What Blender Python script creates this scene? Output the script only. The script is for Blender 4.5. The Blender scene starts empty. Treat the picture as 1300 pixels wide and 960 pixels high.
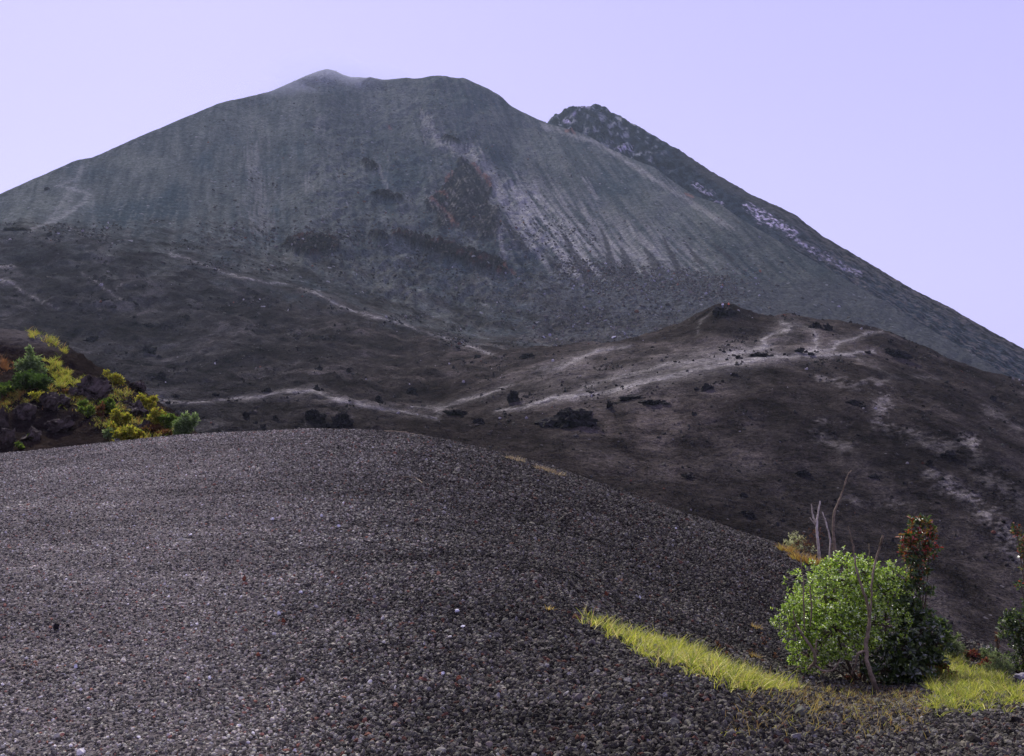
import bpy, bmesh, math, random
import numpy as np
from mathutils import Vector, Matrix, noise as mnoise
R = math.radians
random.seed(11); rng = np.random.default_rng(11)
S = bpy.context.scene
COL = S.collection

# ------------------------------------------------------------------ camera, sky, sun, exposure
F, CX, HY = 1200.0, 650.0, 510.0            # focal length in photo pixels, centre column, horizon row (photo 1300 x 960)
cam_d = bpy.data.cameras.new('camera'); cam = bpy.data.objects.new('camera', cam_d); COL.objects.link(cam)
cam_d.sensor_width = 36; cam_d.lens = F * 36 / 1300
cam_d.shift_y = (HY - 480) / 1300
cam.rotation_euler = (R(90), 0, 0); cam_d.clip_start = .05; cam_d.clip_end = 20000
S.camera = cam
SUN_EL, SUN_AZ = 43.0, -22.0                # azimuth clockwise from +Y: ahead of the camera, a little to the left
W = bpy.data.worlds.new('World'); S.world = W; W.use_nodes = True
nt = W.node_tree; nt.nodes.clear()
sky = nt.nodes.new('ShaderNodeTexSky'); sky.sky_type = 'NISHITA'; sky.sun_disc = False
sky.sun_elevation = R(SUN_EL); sky.sun_rotation = R(SUN_AZ); sky.altitude = 2200; sky.dust_density = 3.0; sky.air_density = 1.2
hs = nt.nodes.new('ShaderNodeHueSaturation'); hs.inputs['Saturation'].default_value = 0.22
mx = nt.nodes.new('ShaderNodeMix'); mx.data_type = 'RGBA'; mx.blend_type = 'MIX'
mx.inputs['Factor'].default_value = .58; mx.inputs['B'].default_value = (6.8, 6.25, 13, 1)   # thin even high haze over the blue
ml = nt.nodes.new('ShaderNodeMix'); ml.data_type = 'RGBA'; ml.blend_type = 'MULTIPLY'; ml.inputs['Factor'].default_value = 1
ml.inputs['B'].default_value = (.97, .905, 1.27, 1)
bg = nt.nodes.new('ShaderNodeBackground'); bg.inputs['Strength'].default_value = 0.097
wo = nt.nodes.new('ShaderNodeOutputWorld')
L = nt.links.new
L(sky.outputs[0], hs.inputs['Color']); L(hs.outputs[0], ml.inputs['A']); L(ml.outputs['Result'], mx.inputs['A'])
L(mx.outputs['Result'], bg.inputs['Color']); L(bg.outputs[0], wo.inputs['Surface'])
sun_d = bpy.data.lights.new('sun', 'SUN'); sun_d.energy = 5.0; sun_d.angle = R(.6); sun_d.color = (1, .95, .86)
sun = bpy.data.objects.new('sun', sun_d); COL.objects.link(sun)
sdir = Vector((math.sin(R(SUN_AZ)) * math.cos(R(SUN_EL)), math.cos(R(SUN_AZ)) * math.cos(R(SUN_EL)), math.sin(R(SUN_EL))))
sun.rotation_euler = sdir.to_track_quat('Z', 'Y').to_euler(); sun.location = sdir * 50
S.view_settings.view_transform = 'Standard'; S.view_settings.look = 'None'; S.view_settings.gamma = 1
S.view_settings.exposure = 0; S.view_settings.use_curve_mapping = False
S.cycles.max_bounces = 6; S.cycles.volume_bounces = 1; S.cycles.transparent_max_bounces = 8
S.cycles.volume_step_rate = 1

# ------------------------------------------------------------------ numpy noise
def _h(ix, iy, seed):
    h = (ix.astype(np.int64) * 374761393 + iy.astype(np.int64) * 668265263 + seed * 974711) & 0xffffffff
    h = ((h ^ (h >> 13)) * 1274126177) & 0xffffffff
    h = h ^ (h >> 16)
    return h
def perlin(x, y, seed=0):
    ix = np.floor(x); iy = np.floor(y); fx = x - ix; fy = y - iy
    ix = ix.astype(np.int64); iy = iy.astype(np.int64)
    u = fx * fx * fx * (fx * (fx * 6 - 15) + 10); v = fy * fy * fy * (fy * (fy * 6 - 15) + 10)
    def g(a, b, dx, dy):
        t = _h(a, b, seed) * (2 * math.pi / 4294967296.0)
        return np.cos(t) * dx + np.sin(t) * dy
    n0 = g(ix, iy, fx, fy); n1 = g(ix + 1, iy, fx - 1, fy)
    n2 = g(ix, iy + 1, fx, fy - 1); n3 = g(ix + 1, iy + 1, fx - 1, fy - 1)
    a = n0 + u * (n1 - n0); b = n2 + u * (n3 - n2)
    return (a + v * (b - a)) * 1.5
def fbm(x, y, o=4, seed=0, gain=.5, lac=2.03):
    s = 0; a = 1; t = 0
    for k in range(o):
        s = s + a * perlin(x, y, seed + k * 17); t += a; a *= gain; x = x * lac + 13.7; y = y * lac + 7.1
    return s / t
def ridged(x, y, o=4, seed=0):
    s = 0; a = 1; t = 0
    for k in range(o):
        s = s + a * (1 - 2 * np.abs(perlin(x, y, seed + k * 31))); t += a; a *= .5; x = x * 2.1 + 3.3; y = y * 2.1 + 9.2
    return s / t
def sm(a, b, x):
    t = np.clip((x - a) / (b - a), 0, 1); return t * t * (3 - 2 * t)

# ------------------------------------------------------------------ the land: one height field, knots per column
U = np.arange(-1500, 2801, 2.0)
def P(pts, sig=8):
    xs, ys = zip(*pts); v = np.interp(U, xs, ys)
    if sig:
        n = int(sig * 2); k = np.exp(-.5 * (np.arange(-n, n + 1) * 2.0 / sig) ** 2); k /= k.sum()
        v = np.convolve(np.pad(v, n, mode='edge'), k, 'valid')
    return v
z_of = lambda py, Y: (HY - py) / F * Y
one = np.ones_like(U)
knots = []
def knot(Y, py=None, z=None):
    Y = Y * one if np.isscalar(Y) else Y
    knots.append((Y, z_of(py, Y) if z is None else (z * one if np.isscalar(z) else z)))
crest = P([(-1500, 660), (-400, 615), (-100, 590), (0, 577), (100, 567), (200, 555), (300, 549), (400, 545), (450, 546), (500, 549), (550, 556),
           (600, 568), (650, 580), (700, 594), (750, 611), (800, 629), (850, 646), (900, 663), (950, 680), (1000, 695), (1030, 708), (1060, 722), (1100, 742),
           (1150, 772), (1200, 803), (1300, 848), (1400, 890), (1600, 960), (2800, 1000)], 10)
cY = P([(0, 24), (500, 24), (700, 22), (900, 20), (1000, 19), (1100, 17), (1200, 15), (1300, 14.5)], 30)
m = cY / 24
knot(.6, z=-1.62)
knot(3.0, z=P([(0, -1.6), (900, -1.62), (1100, -1.72)], 40))
knot(5.3, py=P([(-1500, 870), (700, 870), (800, 872), (900, 882), (1000, 915), (1100, 935), (1300, 935)], 16))
knot(8.5, py=P([(-1500, 728), (600, 725), (690, 733), (750, 765), (800, 792), (900, 832), (1000, 862), (1100, 875), (1200, 866), (1300, 862), (1500, 880)], 14))
knot(P([(0, 13), (1000, 13), (1200, 11.5)], 20), py=P([(-1500, 680), (0, 642), (300, 633), (500, 640), (600, 655), (700, 680), (800, 710), (900, 742), (1000, 778), (1100, 803), (1200, 832), (1300, 858), (1500, 925)], 16))
knot(cY * .8, py=P([(-1500, 672), (-100, 606), (0, 597), (200, 577), (400, 568), (500, 572), (600, 590), (700, 616), (800, 652), (900, 686), (1000, 721), (1100, 766), (1200, 816), (1300, 853), (1400, 897), (1600, 960), (2800, 1000)], 14))
knot(cY, py=crest)
K_CREST = len(knots) - 1
knot(cY * 1.12, py=crest + 7)
def lft(pts, off, sig=6):     # bank outline at the left, hidden dip behind the mound elsewhere
    a = P(pts, sig); b = crest + off; w = sm(235, 310, U); return a * (1 - w) + b * w
knot(30 * m, py=lft([(-600, 520), (-300, 520), (0, 538), (100, 538), (150, 545), (200, 549), (240, 554), (300, 570)], 22))
knot(35 * m, py=lft([(-600, 470), (-300, 470), (0, 482), (60, 484), (100, 492), (150, 505), (200, 532), (240, 549), (300, 575)], 45))
knot(43 * m, py=lft([(-600, 385), (-100, 411), (0, 418), (40, 423), (75, 437), (100, 453), (130, 475), (160, 488), (180, 500), (215, 524), (240, 543), (252, 556), (300, 590)], 70, 3))
K_BTOP = len(knots) - 1
knot(55 * m, py=lft([(-600, 440), (-100, 465), (0, 470), (100, 505), (200, 555), (250, 585)], 90))
K_BEND = len(knots) - 1
knot(P([(0, 90), (400, 100), (700, 95), (900, 85), (1100, 78), (1300, 72)], 30), py=P([(-600, 540), (260, 560), (400, 575), (600, 600), (700, 620), (800, 660), (900, 695), (1000, 730), (1100, 775), (1200, 830), (1300, 875), (1500, 960), (2800, 1200)], 30))
knot(P([(0, 135), (600, 130), (800, 118), (1000, 108), (1300, 98)], 30), py=P([(-600, 500), (0, 520), (300, 525), (400, 530), (500, 540), (600, 548), (700, 552), (800, 580), (900, 610), (1000, 640), (1100, 670), (1200, 700), (1300, 730), (1500, 800), (2800, 1000)], 30))
knot(P([(0, 180), (600, 175), (800, 160), (1000, 150), (1300, 135)], 30), py=P([(-600, 480), (0, 495), (100, 500), (200, 503), (300, 503), (370, 494), (430, 498), (500, 514), (560, 521), (620, 511), (700, 500), (800, 490), (900, 488), (1000, 500), (1100, 520), (1200, 548), (1300, 590), (1500, 660), (2800, 900)], 16))
knot(P([(0, 225), (600, 225), (800, 205), (1000, 195), (1300, 180)], 30), py=P([(-600, 440), (0, 462), (200, 480), (400, 475), (500, 490), (600, 482), (700, 468), (800, 455), (850, 447), (900, 441), (1000, 446), (1100, 456), (1200, 490), (1300, 530), (1500, 600), (2800, 800)], 16))
M3Y = P([(0, 280), (600, 280), (800, 262), (920, 258), (1100, 250), (1300, 235)], 30)
M3p = P([(-600, 390), (0, 425), (200, 447), (300, 440), (400, 448), (500, 465), (600, 458), (650, 451), (700, 445), (760, 440), (800, 432), (840, 423), (865, 415), (885, 404), (900, 396), (911, 390), (922, 388), (932, 391), (946, 400), (962, 408), (980, 410), (1000, 407), (1040, 412), (1080, 416), (1115, 420), (1150, 434), (1200, 455), (1250, 475), (1300, 489), (1400, 525), (1700, 620), (2800, 800)], 5)
knot(M3Y, py=M3p)
K_M3 = len(knots) - 1
knot(P([(0, 340), (800, 335), (1300, 300)], 30), py=P([(-600, 340), (0, 372), (200, 393), (400, 415), (500, 432), (600, 446), (700, 457), (800, 470), (900, 455), (1000, 455), (1200, 495), (1300, 525), (1500, 585), (2800, 760)], 20))
c0Y = P([(0, 430), (700, 430), (900, 420), (1300, 360)], 30)
c0p = P([(-600, 310), (-100, 296), (0, 292), (60, 296), (100, 302), (200, 318), (300, 340), (400, 368), (450, 384), (500, 400), (550, 418), (600, 432), (700, 439), (800, 443), (900, 440), (1000, 446), (1200, 482), (1300, 514), (1500, 575), (2800, 740)], 14)
knot(c0Y, py=c0p); K_C0 = len(knots) - 1
ccY = P([(-600, 520), (-100, 560), (0, 600), (200, 760), (415, 960), (560, 980), (640, 1000), (700, 1000), (750, 960), (850, 850), (950, 740), (1100, 610), (1300, 470), (1500, 430)], 30)
ccp = P([(-1500, 560), (-800, 460), (-400, 370), (-200, 312), (-100, 285), (0, 247), (60, 220), (95, 205), (118, 201), (160, 182), (225, 154), (280, 132), (340, 119), (370, 107), (400, 93), (415, 89), (425, 92), (440, 99), (480, 103), (500, 102), (530, 102), (558, 98), (590, 102),
         (620, 115), (636, 123), (642, 129), (646, 135), (660, 143), (697, 160), (720, 165), (745, 173), (768, 186), (800, 202), (830, 214), (860, 235), (880, 248), (918, 263), (937, 277), (985, 305), (1030, 330), (1085, 362), (1157, 404), (1219, 440), (1295, 488), (1350, 520), (1500, 610), (2800, 900)], 3)
ccz = z_of(ccp, ccY); c0z = z_of(c0p, c0Y)
for fy, fz in ((.33, .27), (.66, .60), (.9, .89)):
    knot(c0Y + (ccY - c0Y) * fy, z=c0z + (ccz - c0z) * fz)
knot(ccY, z=ccz); K_CC = len(knots) - 1
rcY = P([(-1500, 760), (0, 800), (300, 1060), (600, 1150), (700, 1150), (755, 1130), (850, 1020), (1000, 850), (1150, 720), (1300, 600), (1500, 545)], 30)
rcp = P([(-1500, 640), (-400, 480), (0, 380), (300, 230), (600, 165), (690, 164), (698, 159), (704, 152), (715, 147), (722, 142), (730, 139), (745, 138), (757, 135), (775, 145), (800, 159), (830, 176), (856, 190), (904, 221), (952, 248), (1009, 274), (1042, 300), (1109, 339), (1157, 368), (1205, 391), (1243, 413), (1300, 444), (1500, 560), (1800, 720), (2800, 980)], 2)
rcz = z_of(rcp, rcY)
lo = ccz - np.interp(U, [600, 700, 760], [25, 14, 9])
knot(ccY + (rcY - ccY) * .18, z=lo)
knot(ccY + (rcY - ccY) * .55, z=lo + (rcz - lo) * .48)
knot(rcY, z=rcz); K_RC = len(knots) - 1
knot(rcY * 1.2, z=rcz - 90)
knot(1600, z=-120)
NK = len(knots)
KY = np.array([k[0] for k in knots]); KZ = np.array([k[1] for k in knots])
for i in range(1, NK): KY[i] = np.maximum(KY[i], KY[i - 1] * 1.01)

# columns actually built (coarse outside the frame)
cols = np.r_[np.arange(0, len(U))[(U < -160) & (np.arange(len(U)) % 16 == 0)], np.where((U >= -160) & (U <= 1460))[0], np.arange(0, len(U))[(U > 1460) & (np.arange(len(U)) % 16 == 0)]]
PX = U[cols]; KY = KY[:, cols]; KZ = KZ[:, cols]
# rows per segment between knots
seg_n = [6, 30, 60, 60, 45, 60, 8, 20, 30, 34, 4, 10, 50, 40, 44, 40, 20, 70, 70, 60, 40, 24, 14, 30, 34, 6, 3]
seg_n = (seg_n + [10] * NK)[:NK - 1]
names_n = {K_CREST - 1: 50, K_CREST: 8, K_BTOP - 1: 50, K_BTOP - 2: 40, K_BTOP - 3: 30, K_BTOP: 10, K_BEND: 12, K_BEND + 1: 60, K_BEND + 2: 90, K_BEND + 3: 60, K_BEND + 4: 60,
           K_M3: 60, K_M3 + 1: 80, K_C0: 80, K_C0 + 1: 90, K_C0 + 2: 80, K_CC - 1: 40, K_CC: 12, K_CC + 1: 60, K_CC + 2: 60, K_RC: 6, K_RC + 1: 3}
for k, v in names_n.items(): seg_n[k] = v
# pchip slopes per column
h = np.diff(KY, axis=0); d = np.diff(KZ, axis=0) / h
mslope = np.zeros_like(KY)
w1 = 2 * h[1:] + h[:-1]; w2 = h[1:] + 2 * h[:-1]
same = (d[:-1] * d[1:]) > 0
hm = (w1 + w2) / np.where(same, w1 / np.where(same, d[:-1], 1) + w2 / np.where(same, d[1:], 1), 1)
mslope[1:-1] = np.where(same, hm, 0); mslope[0] = d[0]; mslope[-1] = d[-1]
rowsY, rowsZ, krow = [], [], [0]
for k in range(NK - 1):
    n = seg_n[k]
    for i in range(n + (1 if k == NK - 2 else 0)):
        t = i / n
        Y = KY[k] * (KY[k + 1] / KY[k]) ** t
        s = (Y - KY[k]) / h[k]
        z = (2 * s**3 - 3 * s**2 + 1) * KZ[k] + (s**3 - 2 * s**2 + s) * h[k] * mslope[k] + (-2 * s**3 + 3 * s**2) * KZ[k + 1] + (s**3 - s**2) * h[k] * mslope[k + 1]
        rowsY.append(Y); rowsZ.append(z)
    krow.append(krow[-1] + n)
GY = np.array(rowsY); GZ = np.array(rowsZ); NR, NC = GY.shape
GPX = np.broadcast_to(PX, GY.shape)
GX = (GPX - CX) / F * GY
ROW = np.arange(NR)[:, None]
r = krow
rCREST, rBEND, rM3, rC0, rCC, rRC = r[K_CREST], r[K_BEND], r[K_M3], r[K_C0], r[K_CC], r[K_RC]
rMND = r[K_CREST + 1]
py0 = HY - F * GZ / GY
# ---- relief
def band(a, b, c, d_): return sm(a, b, GY) * (1 - sm(c, d_, GY))
mound = (ROW <= rMND + 2)
GZ = GZ + np.where(GY < 40, .035 * fbm(GX / 1.4, GY / 1.4, 4, 3) + .012 * fbm(GX / .22, GY / .22, 3, 5), 0) * sm(1, 4, GY)
GZ = GZ + np.where((GY > 26) & (ROW <= rBEND), 1, 0) * (1 - sm(240, 300, GPX)) * (.35 * ridged(GX / 3.0, GY / 2.2, 5, 8) + .22 * ridged(GX / .9, GY / .8, 3, 18) - .2) * sm(26, 30, GY) * sm(415, 470, py0 + 12)
field = sm(60, 110, GY) * (1 - sm(380, 470, GY))
calm = 1 - .30 * sm(600, 900, GPX) * (1 - sm(245, 300, GY))
GZ = GZ + field * calm * (2.6 * fbm(GX / 26 + 3, GY / 26, 4, 21) + 1.5 * ridged(GX / 55, GY / 42, 2, 25)) * sm(70, 260, GY)
GZ = GZ + field * (.8 * fbm(GX / 7, GY / 7, 4, 33) * (1 + 1.2 * (1 - sm(500, 700, GPX))) + .2 * fbm(GX / 1.4, GY / 1.4, 2, 35))
leftroll = (1 - sm(480, 640, GPX)) * sm(150, 220, GY) * (1 - sm(400, 470, GY))
GZ = GZ + leftroll * 3.2 * fbm(GX / 34, GY / 50, 3, 44)
cone = sm(-1, 25, ROW - rC0) * (ROW <= rCC + 4)
# downslope flow coordinate on the cone
pyb = HY - F * GZ / GY
kk = np.interp(GPX, [-160, 100, 330, 480, 620, 720, 850, 1000, 1200], [-.5, -.35, 0, .1, .35, .62, .78, .95, 1.2])
V = GPX - kk * (pyb - 200)
rough = np.interp(GPX, [-100, 150, 280, 330, 450, 600, 700, 900, 1000], [.2, .2, .3, .6, .7, 1.0, 1.0, .6, .4])
fade = sm(0, 30, rCC - ROW) * .8 + .2
gul = fbm(V / 34, pyb / 120, 3, 51) * 5.0 + ridged(V / 12, pyb / 60, 3, 57) * .9 + fbm(V / 3.2, pyb / 12, 3, 59) * .8
# long ribs of the left flank
GZ = GZ + cone * rough * fade * gul
GZ = GZ + cone * fade * (4.5 * ridged(GPX / 46 + pyb / 120, pyb / 26, 5, 61) + 1.3 * fbm(GPX / 9, pyb / 5, 4, 63)) * sm(330, 430, GPX) * (1 - sm(600, 680, V)) * (1 - .5 * sm(330, 400, pyb))
GZ = GZ + cone * fade * (2.5 * fbm(GPX / 60 + 4, pyb / 40, 3, 65) + .9 * fbm(GPX / 7, pyb / 5, 3, 67))
GZ = GZ + cone * fade * (-6.0 * np.exp(-((V - 345) / 26) ** 2) * sm(180, 240, pyb) * (1 - sm(300, 345, pyb)))
# craggy outcrops in relief (screen outlines only used to place them on the slope)
def ell(x, y, cx, cy, a, b, ang=0):
    c, s = math.cos(R(ang)), math.sin(R(ang)); dx, dy = x - cx, y - cy
    return np.sqrt(((dx * c + dy * s) / a) ** 2 + ((-dx * s + dy * c) / b) ** 2)
def sdpoly(x, y, pts):
    dmin = np.full(x.shape, 1e9); inside = np.zeros(x.shape, bool); n = len(pts)
    for i in range(n):
        x0, y0 = pts[i]; x1, y1 = pts[(i + 1) % n]
        ex, ey = x1 - x0, y1 - y0; wx, wy = x - x0, y - y0
        t = np.clip((wx * ex + wy * ey) / (ex * ex + ey * ey + 1e-9), 0, 1)
        dmin = np.minimum(dmin, np.hypot(wx - ex * t, wy - ey * t))
        c = ((y0 <= y) != (y1 <= y)); xi = x0 + (y - y0) * ex / (ey if abs(ey) > 1e-9 else 1e-9)
        inside ^= c & (x < xi)
    return np.where(inside, -dmin, dmin)
def dline(x, y, pts):
    dmin = np.full(x.shape, 1e9)
    for i in range(len(pts) - 1):
        x0, y0 = pts[i][:2]; x1, y1 = pts[i + 1][:2]; w0 = pts[i][2] if len(pts[i]) > 2 else 1; w1_ = pts[i + 1][2] if len(pts[i + 1]) > 2 else 1
        ex, ey = x1 - x0, y1 - y0; wx, wy = x - x0, y - y0
        t = np.clip((wx * ex + wy * ey) / (ex * ex + ey * ey + 1e-9), 0, 1)
        dmin = np.minimum(dmin, np.hypot(wx - ex * t, wy - ey * t) / (w0 + (w1_ - w0) * t))
    return dmin
pyb = HY - F * GZ / GY
wob = fbm(GPX / 14, pyb / 14, 3, 71) * 7 + fbm(GPX / 4, pyb / 4, 2, 73) * 3
isc = (ROW > rC0 - 12) & (ROW <= rCC)
TRI = [(545, 252), (560, 244), (572, 216), (603, 207), (618, 232), (631, 270), (632, 300), (608, 304), (585, 290), (566, 285), (550, 268)]
LOW = [(490, 294), (525, 296), (560, 305), (600, 318), (632, 330), (650, 344), (640, 350), (605, 340), (570, 330), (535, 316), (505, 306)]
m_tri = np.where(isc, 1 - sm(-1.5, 1.5, sdpoly(GPX, pyb, TRI) + wob * 1.5 + fbm(GPX / 30, pyb / 30, 2, 75) * 14), 0)
m_low = np.where(isc, 1 - sm(-1, 1, sdpoly(GPX, pyb, LOW) + wob * .9), 0)
m_ell = np.where(isc, 1 - sm(.9, 1.02, ell(GPX, pyb, 396, 312, 38, 13, 0) + wob * .03), 0)
m_sml = np.where(isc, np.maximum.reduce([1 - sm(.7, 1.1, ell(GPX, pyb, a, b, c, e, g) + wob * .05) for a, b, c, e, g in ((470, 211, 13, 7, 30), (487, 249, 16, 6, 5), (505, 252, 9, 4, 10), (480, 300, 14, 5, 5), (725, 166, 3, 2, 0), (573, 178, 14, 3, 15))]), 0)
crag = np.clip(m_tri * .8 + m_low + m_ell + m_sml, 0, 1)
GZ = GZ + crag * (2.4 * ridged(GPX / 6, pyb / 4, 4, 81) + 1.2)
# back ridge
rdg = ((ROW > rCC + 10) & (ROW <= rRC)).astype(float)
tf = np.clip((ROW - rCC) / (rRC - rCC), 0, 1)
Vr = GPX * .55 - pyb                                             # runs along the long right-hand edge
roughr = np.interp(GPX, [690, 740, 860, 950, 1300], [1.8, 1.5, .8, .4, .3])
GZ = GZ + rdg * roughr * (1 - tf ** 6 * .85) * (5.5 * ridged(GPX / 22, pyb / 16, 5, 91) + 3.0 * ridged(GPX / 9 + Vr / 30, Vr / 5, 3, 93))
PYG = HY - F * GZ / GY

# ---- ground colours (what the ash, dust, scree and rock are made of, plus painted steam and crest light)
def mixc(C, col, mk):
    mk = np.clip(mk, 0, 1)[..., None]; return C * (1 - mk) + np.array(col) * mk
C = np.zeros(GY.shape + (3,)) + np.array((.05, .044, .044))
n1 = fbm(GX / 2.5, GY / 2.5, 4, 101); n2 = fbm(GX / 14, GY / 14, 4, 103); n3 = fbm(GX / .5, GY / .5, 3, 105)
# mound: pale trodden dust at the left, darker loose cinders to the right
md = (GY < 27) * 1.0
dust = (1 - sm(150, 640, GPX + (PYG - 700) * .25 + n1 * 160)) * (.75 + .5 * n1)
C = mixc(C, (.066, .060, .062), md)
C = mixc(C, (.19, .175, .18), md * dust * .8)
C = mixc(C, (.16, .145, .14), md * (1 - sm(.5, 1.2, ell(GPX, PYG, 35, 838, 90, 20, 0) + n1 * .6)) * .8)
C = mixc(C, (.044, .038, .037), md * sm(380, 760, GPX + n1 * 90))
# bank
bk = ((ROW > rMND) & (ROW <= rBEND)) * 1.0
C = mixc(C, (.022, .018, .017), bk)
C = mixc(C, (.034, .026, .022), bk * sm(-.1, .35, fbm(GX / 2.2, GY / 2.2, 3, 111)) * .8)
C = mixc(C, (.085, .08, .083), bk * (1 - sm(0, 26, PYG - 418 - GPX * .16 + n1 * 8)) * (1 - sm(60, 110, GPX)))
# lava field: brown-grey ash
fd = ((ROW > rBEND) & (ROW < rC0 + 90)) * 1.0
bl = sm(-60, 85, ROW - rC0 + n2 * 90 + n1 * 30)

base = np.zeros_like(C) + np.array((.044, .038, .036))
base = mixc(base, (.033, .029, .029), sm(700, 1000, GPX) * sm(470, 560, PYG))
base = mixc(base, (.036, .035, .037), 1 - sm(200, 600, GPX))
base = mixc(base, (.058, .053, .052), sm(.05, .5, n2) * .4)
base = mixc(base, (.070, .066, .066), (1 - sm(0, 55, np.abs(PYG - (500 - (GPX - 600) * .13)) )) * sm(540, 700, GPX) * (1 - sm(900, 1150, GPX)) * .55)
base = mixc(base, (.026, .023, .023), sm(.12, .5, -n2) * .4)
C = C * (1 - fd[..., None]) + base * fd[..., None]
# cone: greenish grey fine scree
cn = ((ROW >= rC0 - 90) & (ROW <= rCC + 3)) * 1.0
cnw = cn * bl
cb = np.zeros_like(C) + np.array((.068, .075, .076))
st = fbm(V / 7, pyb / 60, 3, 121) ; st2 = fbm(V / 2.6, pyb / 30, 3, 123); big = fbm(GPX / 90, pyb / 60, 3, 125) * 1.5; st = st * 1.7; st2 = st2 * 1.7
cb = mixc(cb, (.112, .118, .110), sm(0, .6, big) * .8)
cb = mixc(cb, (.030, .046, .058), sm(0, .6, -big) * .7)
cb = mixc(cb, (.13, .125, .115), sm(.05, .5, st) * .45 * np.interp(GPX, [0, 280, 330, 420, 520, 620], [.08, .2, .8, .25, .4, .9]))
cb = mixc(cb, (.035, .042, .048), sm(.1, .5, -st) * .5 * np.interp(GPX, [300, 600, 680], [.35, .5, 1]))
fn = fbm(V / 8, pyb / 34, 4, 127); fn2 = fbm(GPX / 3.0, pyb / 3.0, 3, 129)
cb = mixc(cb, (.125, .128, .125), sm(.0, .45, fn + fn2 * .6) * .5); cb = mixc(cb, (.022, .030, .036), sm(.05, .5, -fn - fn2 * .6) * .5)
# brown rims, pale scree fans
right = sm(600, 680, GPX)
SC = [(612, 205), (640, 215), (700, 230), (780, 270), (860, 300), (930, 345), (880, 352), (790, 352), (762, 356), (742, 362), (720, 352), (690, 335), (655, 310), (640, 290), (628, 250)]
scr = np.where(isc, 1 - sm(-26, 14, sdpoly(GPX, pyb, SC) + wob * 1.5), 0)
cb = mixc(cb, (.19, .18, .18), scr * (.50 + .8 * st + .6 * st2))
S2 = [(626, 245), (645, 285), (672, 320), (700, 345), (735, 362), (752, 352), (765, 340), (745, 290), (700, 260), (650, 215)]
s2 = np.where(isc, 1 - sm(-14, 10, sdpoly(GPX, pyb, S2) + wob * 1.2), 0)
cb = mixc(cb, (.27, .255, .255), s2 * (.45 + .8 * st + .7 * st2))
# dark fingers left between the lighter fans
fing = [[(716, 300, 3), (730, 325, 6), (745, 347, 8)], [(690, 318, 2), (706, 338, 3.5)], [(764, 292, 2), (772, 315, 4), (776, 345, 8)], [(790, 318, 4), (800, 347, 10)], [(820, 318, 3), (838, 345, 9)], [(842, 300, 2), (862, 345, 6)], [(868, 306, 2), (890, 335, 4)], [(640, 282, 3), (655, 300, 6), (668, 318, 5)], [(905, 310, 2), (930, 330, 3)]]
for ln in fing:
    cb = mixc(cb, (.042, .040, .044), np.where(isc, 1 - sm(.55, 1.15, dline(GPX, pyb, ln) + st2 * .5), 0) * .85)
for ln in ([(600, 185, 5), (640, 250, 4), (660, 290, 3)], [(318, 190, 7), (328, 240, 10), (336, 285, 15)], [(540, 150, 7), (552, 172, 9), (562, 185, 5)], [(575, 185, 6), (600, 200, 9)], [(392, 222, 3), (391, 235, 6)], [(407, 150, 4), (406, 162, 5)], [(480, 210, 2), (492, 240, 2)], [(740, 225, 2), (757, 252, 3)], [(797, 280, 1.5), (806, 300, 2)], [(785, 335, 1.5), (772, 300, 1.5)], [(612, 228, 2), (634, 290, 4), (640, 330, 3)], [(690, 160, 3), (760, 182, 3), (850, 240, 3), (930, 290, 3)]):
    cb = mixc(cb, (.28, .26, .25), np.where(isc, 1 - sm(.0, 1.6, dline(GPX, pyb, ln) + st2 * 1.3 + st * .6 + wob * .05), 0) * .55 * np.interp(GPX, [440, 530], [.5, 1]))
cb = mixc(cb, (.19, .17, .15), sm(180, 0, pyb) * sm(120, 30, np.abs(GPX - 560)) * sm(.05, .5, fbm(GPX / 16, pyb / 5, 3, 131)) * .5)
# bouldery apron under the right flank
apr = np.where(isc, sm(345, 372, pyb + wob) * sm(600, 720, GPX - (pyb - 350) * .1), 0)
cb = mixc(cb, (.075, .075, .080), apr * .8)
# dark crags with rusty rims
cb = mixc(cb, (.006, .004, .006), np.clip(m_low + m_ell + m_sml + m_tri * .8, 0, 1) * .96)
cb = mixc(cb, (.10, .035, .03), np.clip(m_low + m_ell, 0, 1) * sm(.05, .45, fbm(GPX / 26, pyb / 9, 3, 141)) * .6)
for ln in ([(600, 208, 2), (612, 222, 2.6), (622, 236, 2)], [(548, 254, 1.5), (565, 272, 2), (580, 288, 2)], [(572, 222, 3), (565, 234, 1.5)], [(555, 243, 2), (568, 252, 1.5)], [(640, 340, 2), (652, 346, 2)], [(493, 160, 1.2), (497, 164, 1.2)], [(719, 166, 1.5), (730, 168, 1.6)], [(870, 246, 1), (880, 250, 1.5)]):
    cb = mixc(cb, (.20, .10, .08), np.where(isc, 1 - sm(.3, 1.8, dline(GPX, pyb, ln) + st2 * 1.4 + wob * .06), 0) * .75)
cb = mixc(cb, (.22, .20, .18), m_tri * sm(.12, .4, fbm((GPX - pyb * .55) / 2.2, pyb / 16, 2, 143)) * .6)
cb = mixc(cb, (.015, .013, .016), crag * sm(.05, .35, fbm(GPX / 4, pyb / 3, 2, 145)) * .9)
cb = mixc(cb, (.11, .095, .095), crag * sm(.2, .5, fbm(GPX / 3, pyb / 2.2, 2, 147)) * .5)
# summit crown paled in colour, standing in for steam over it
cb = mixc(cb, (.36, .35, .38), np.where(isc, (1 - sm(88, 122, pyb + wob)) * (1 - sm(455, 500, GPX)), 0) * .55)
C = C * (1 - cnw[..., None]) + cb * cnw[..., None]
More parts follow.
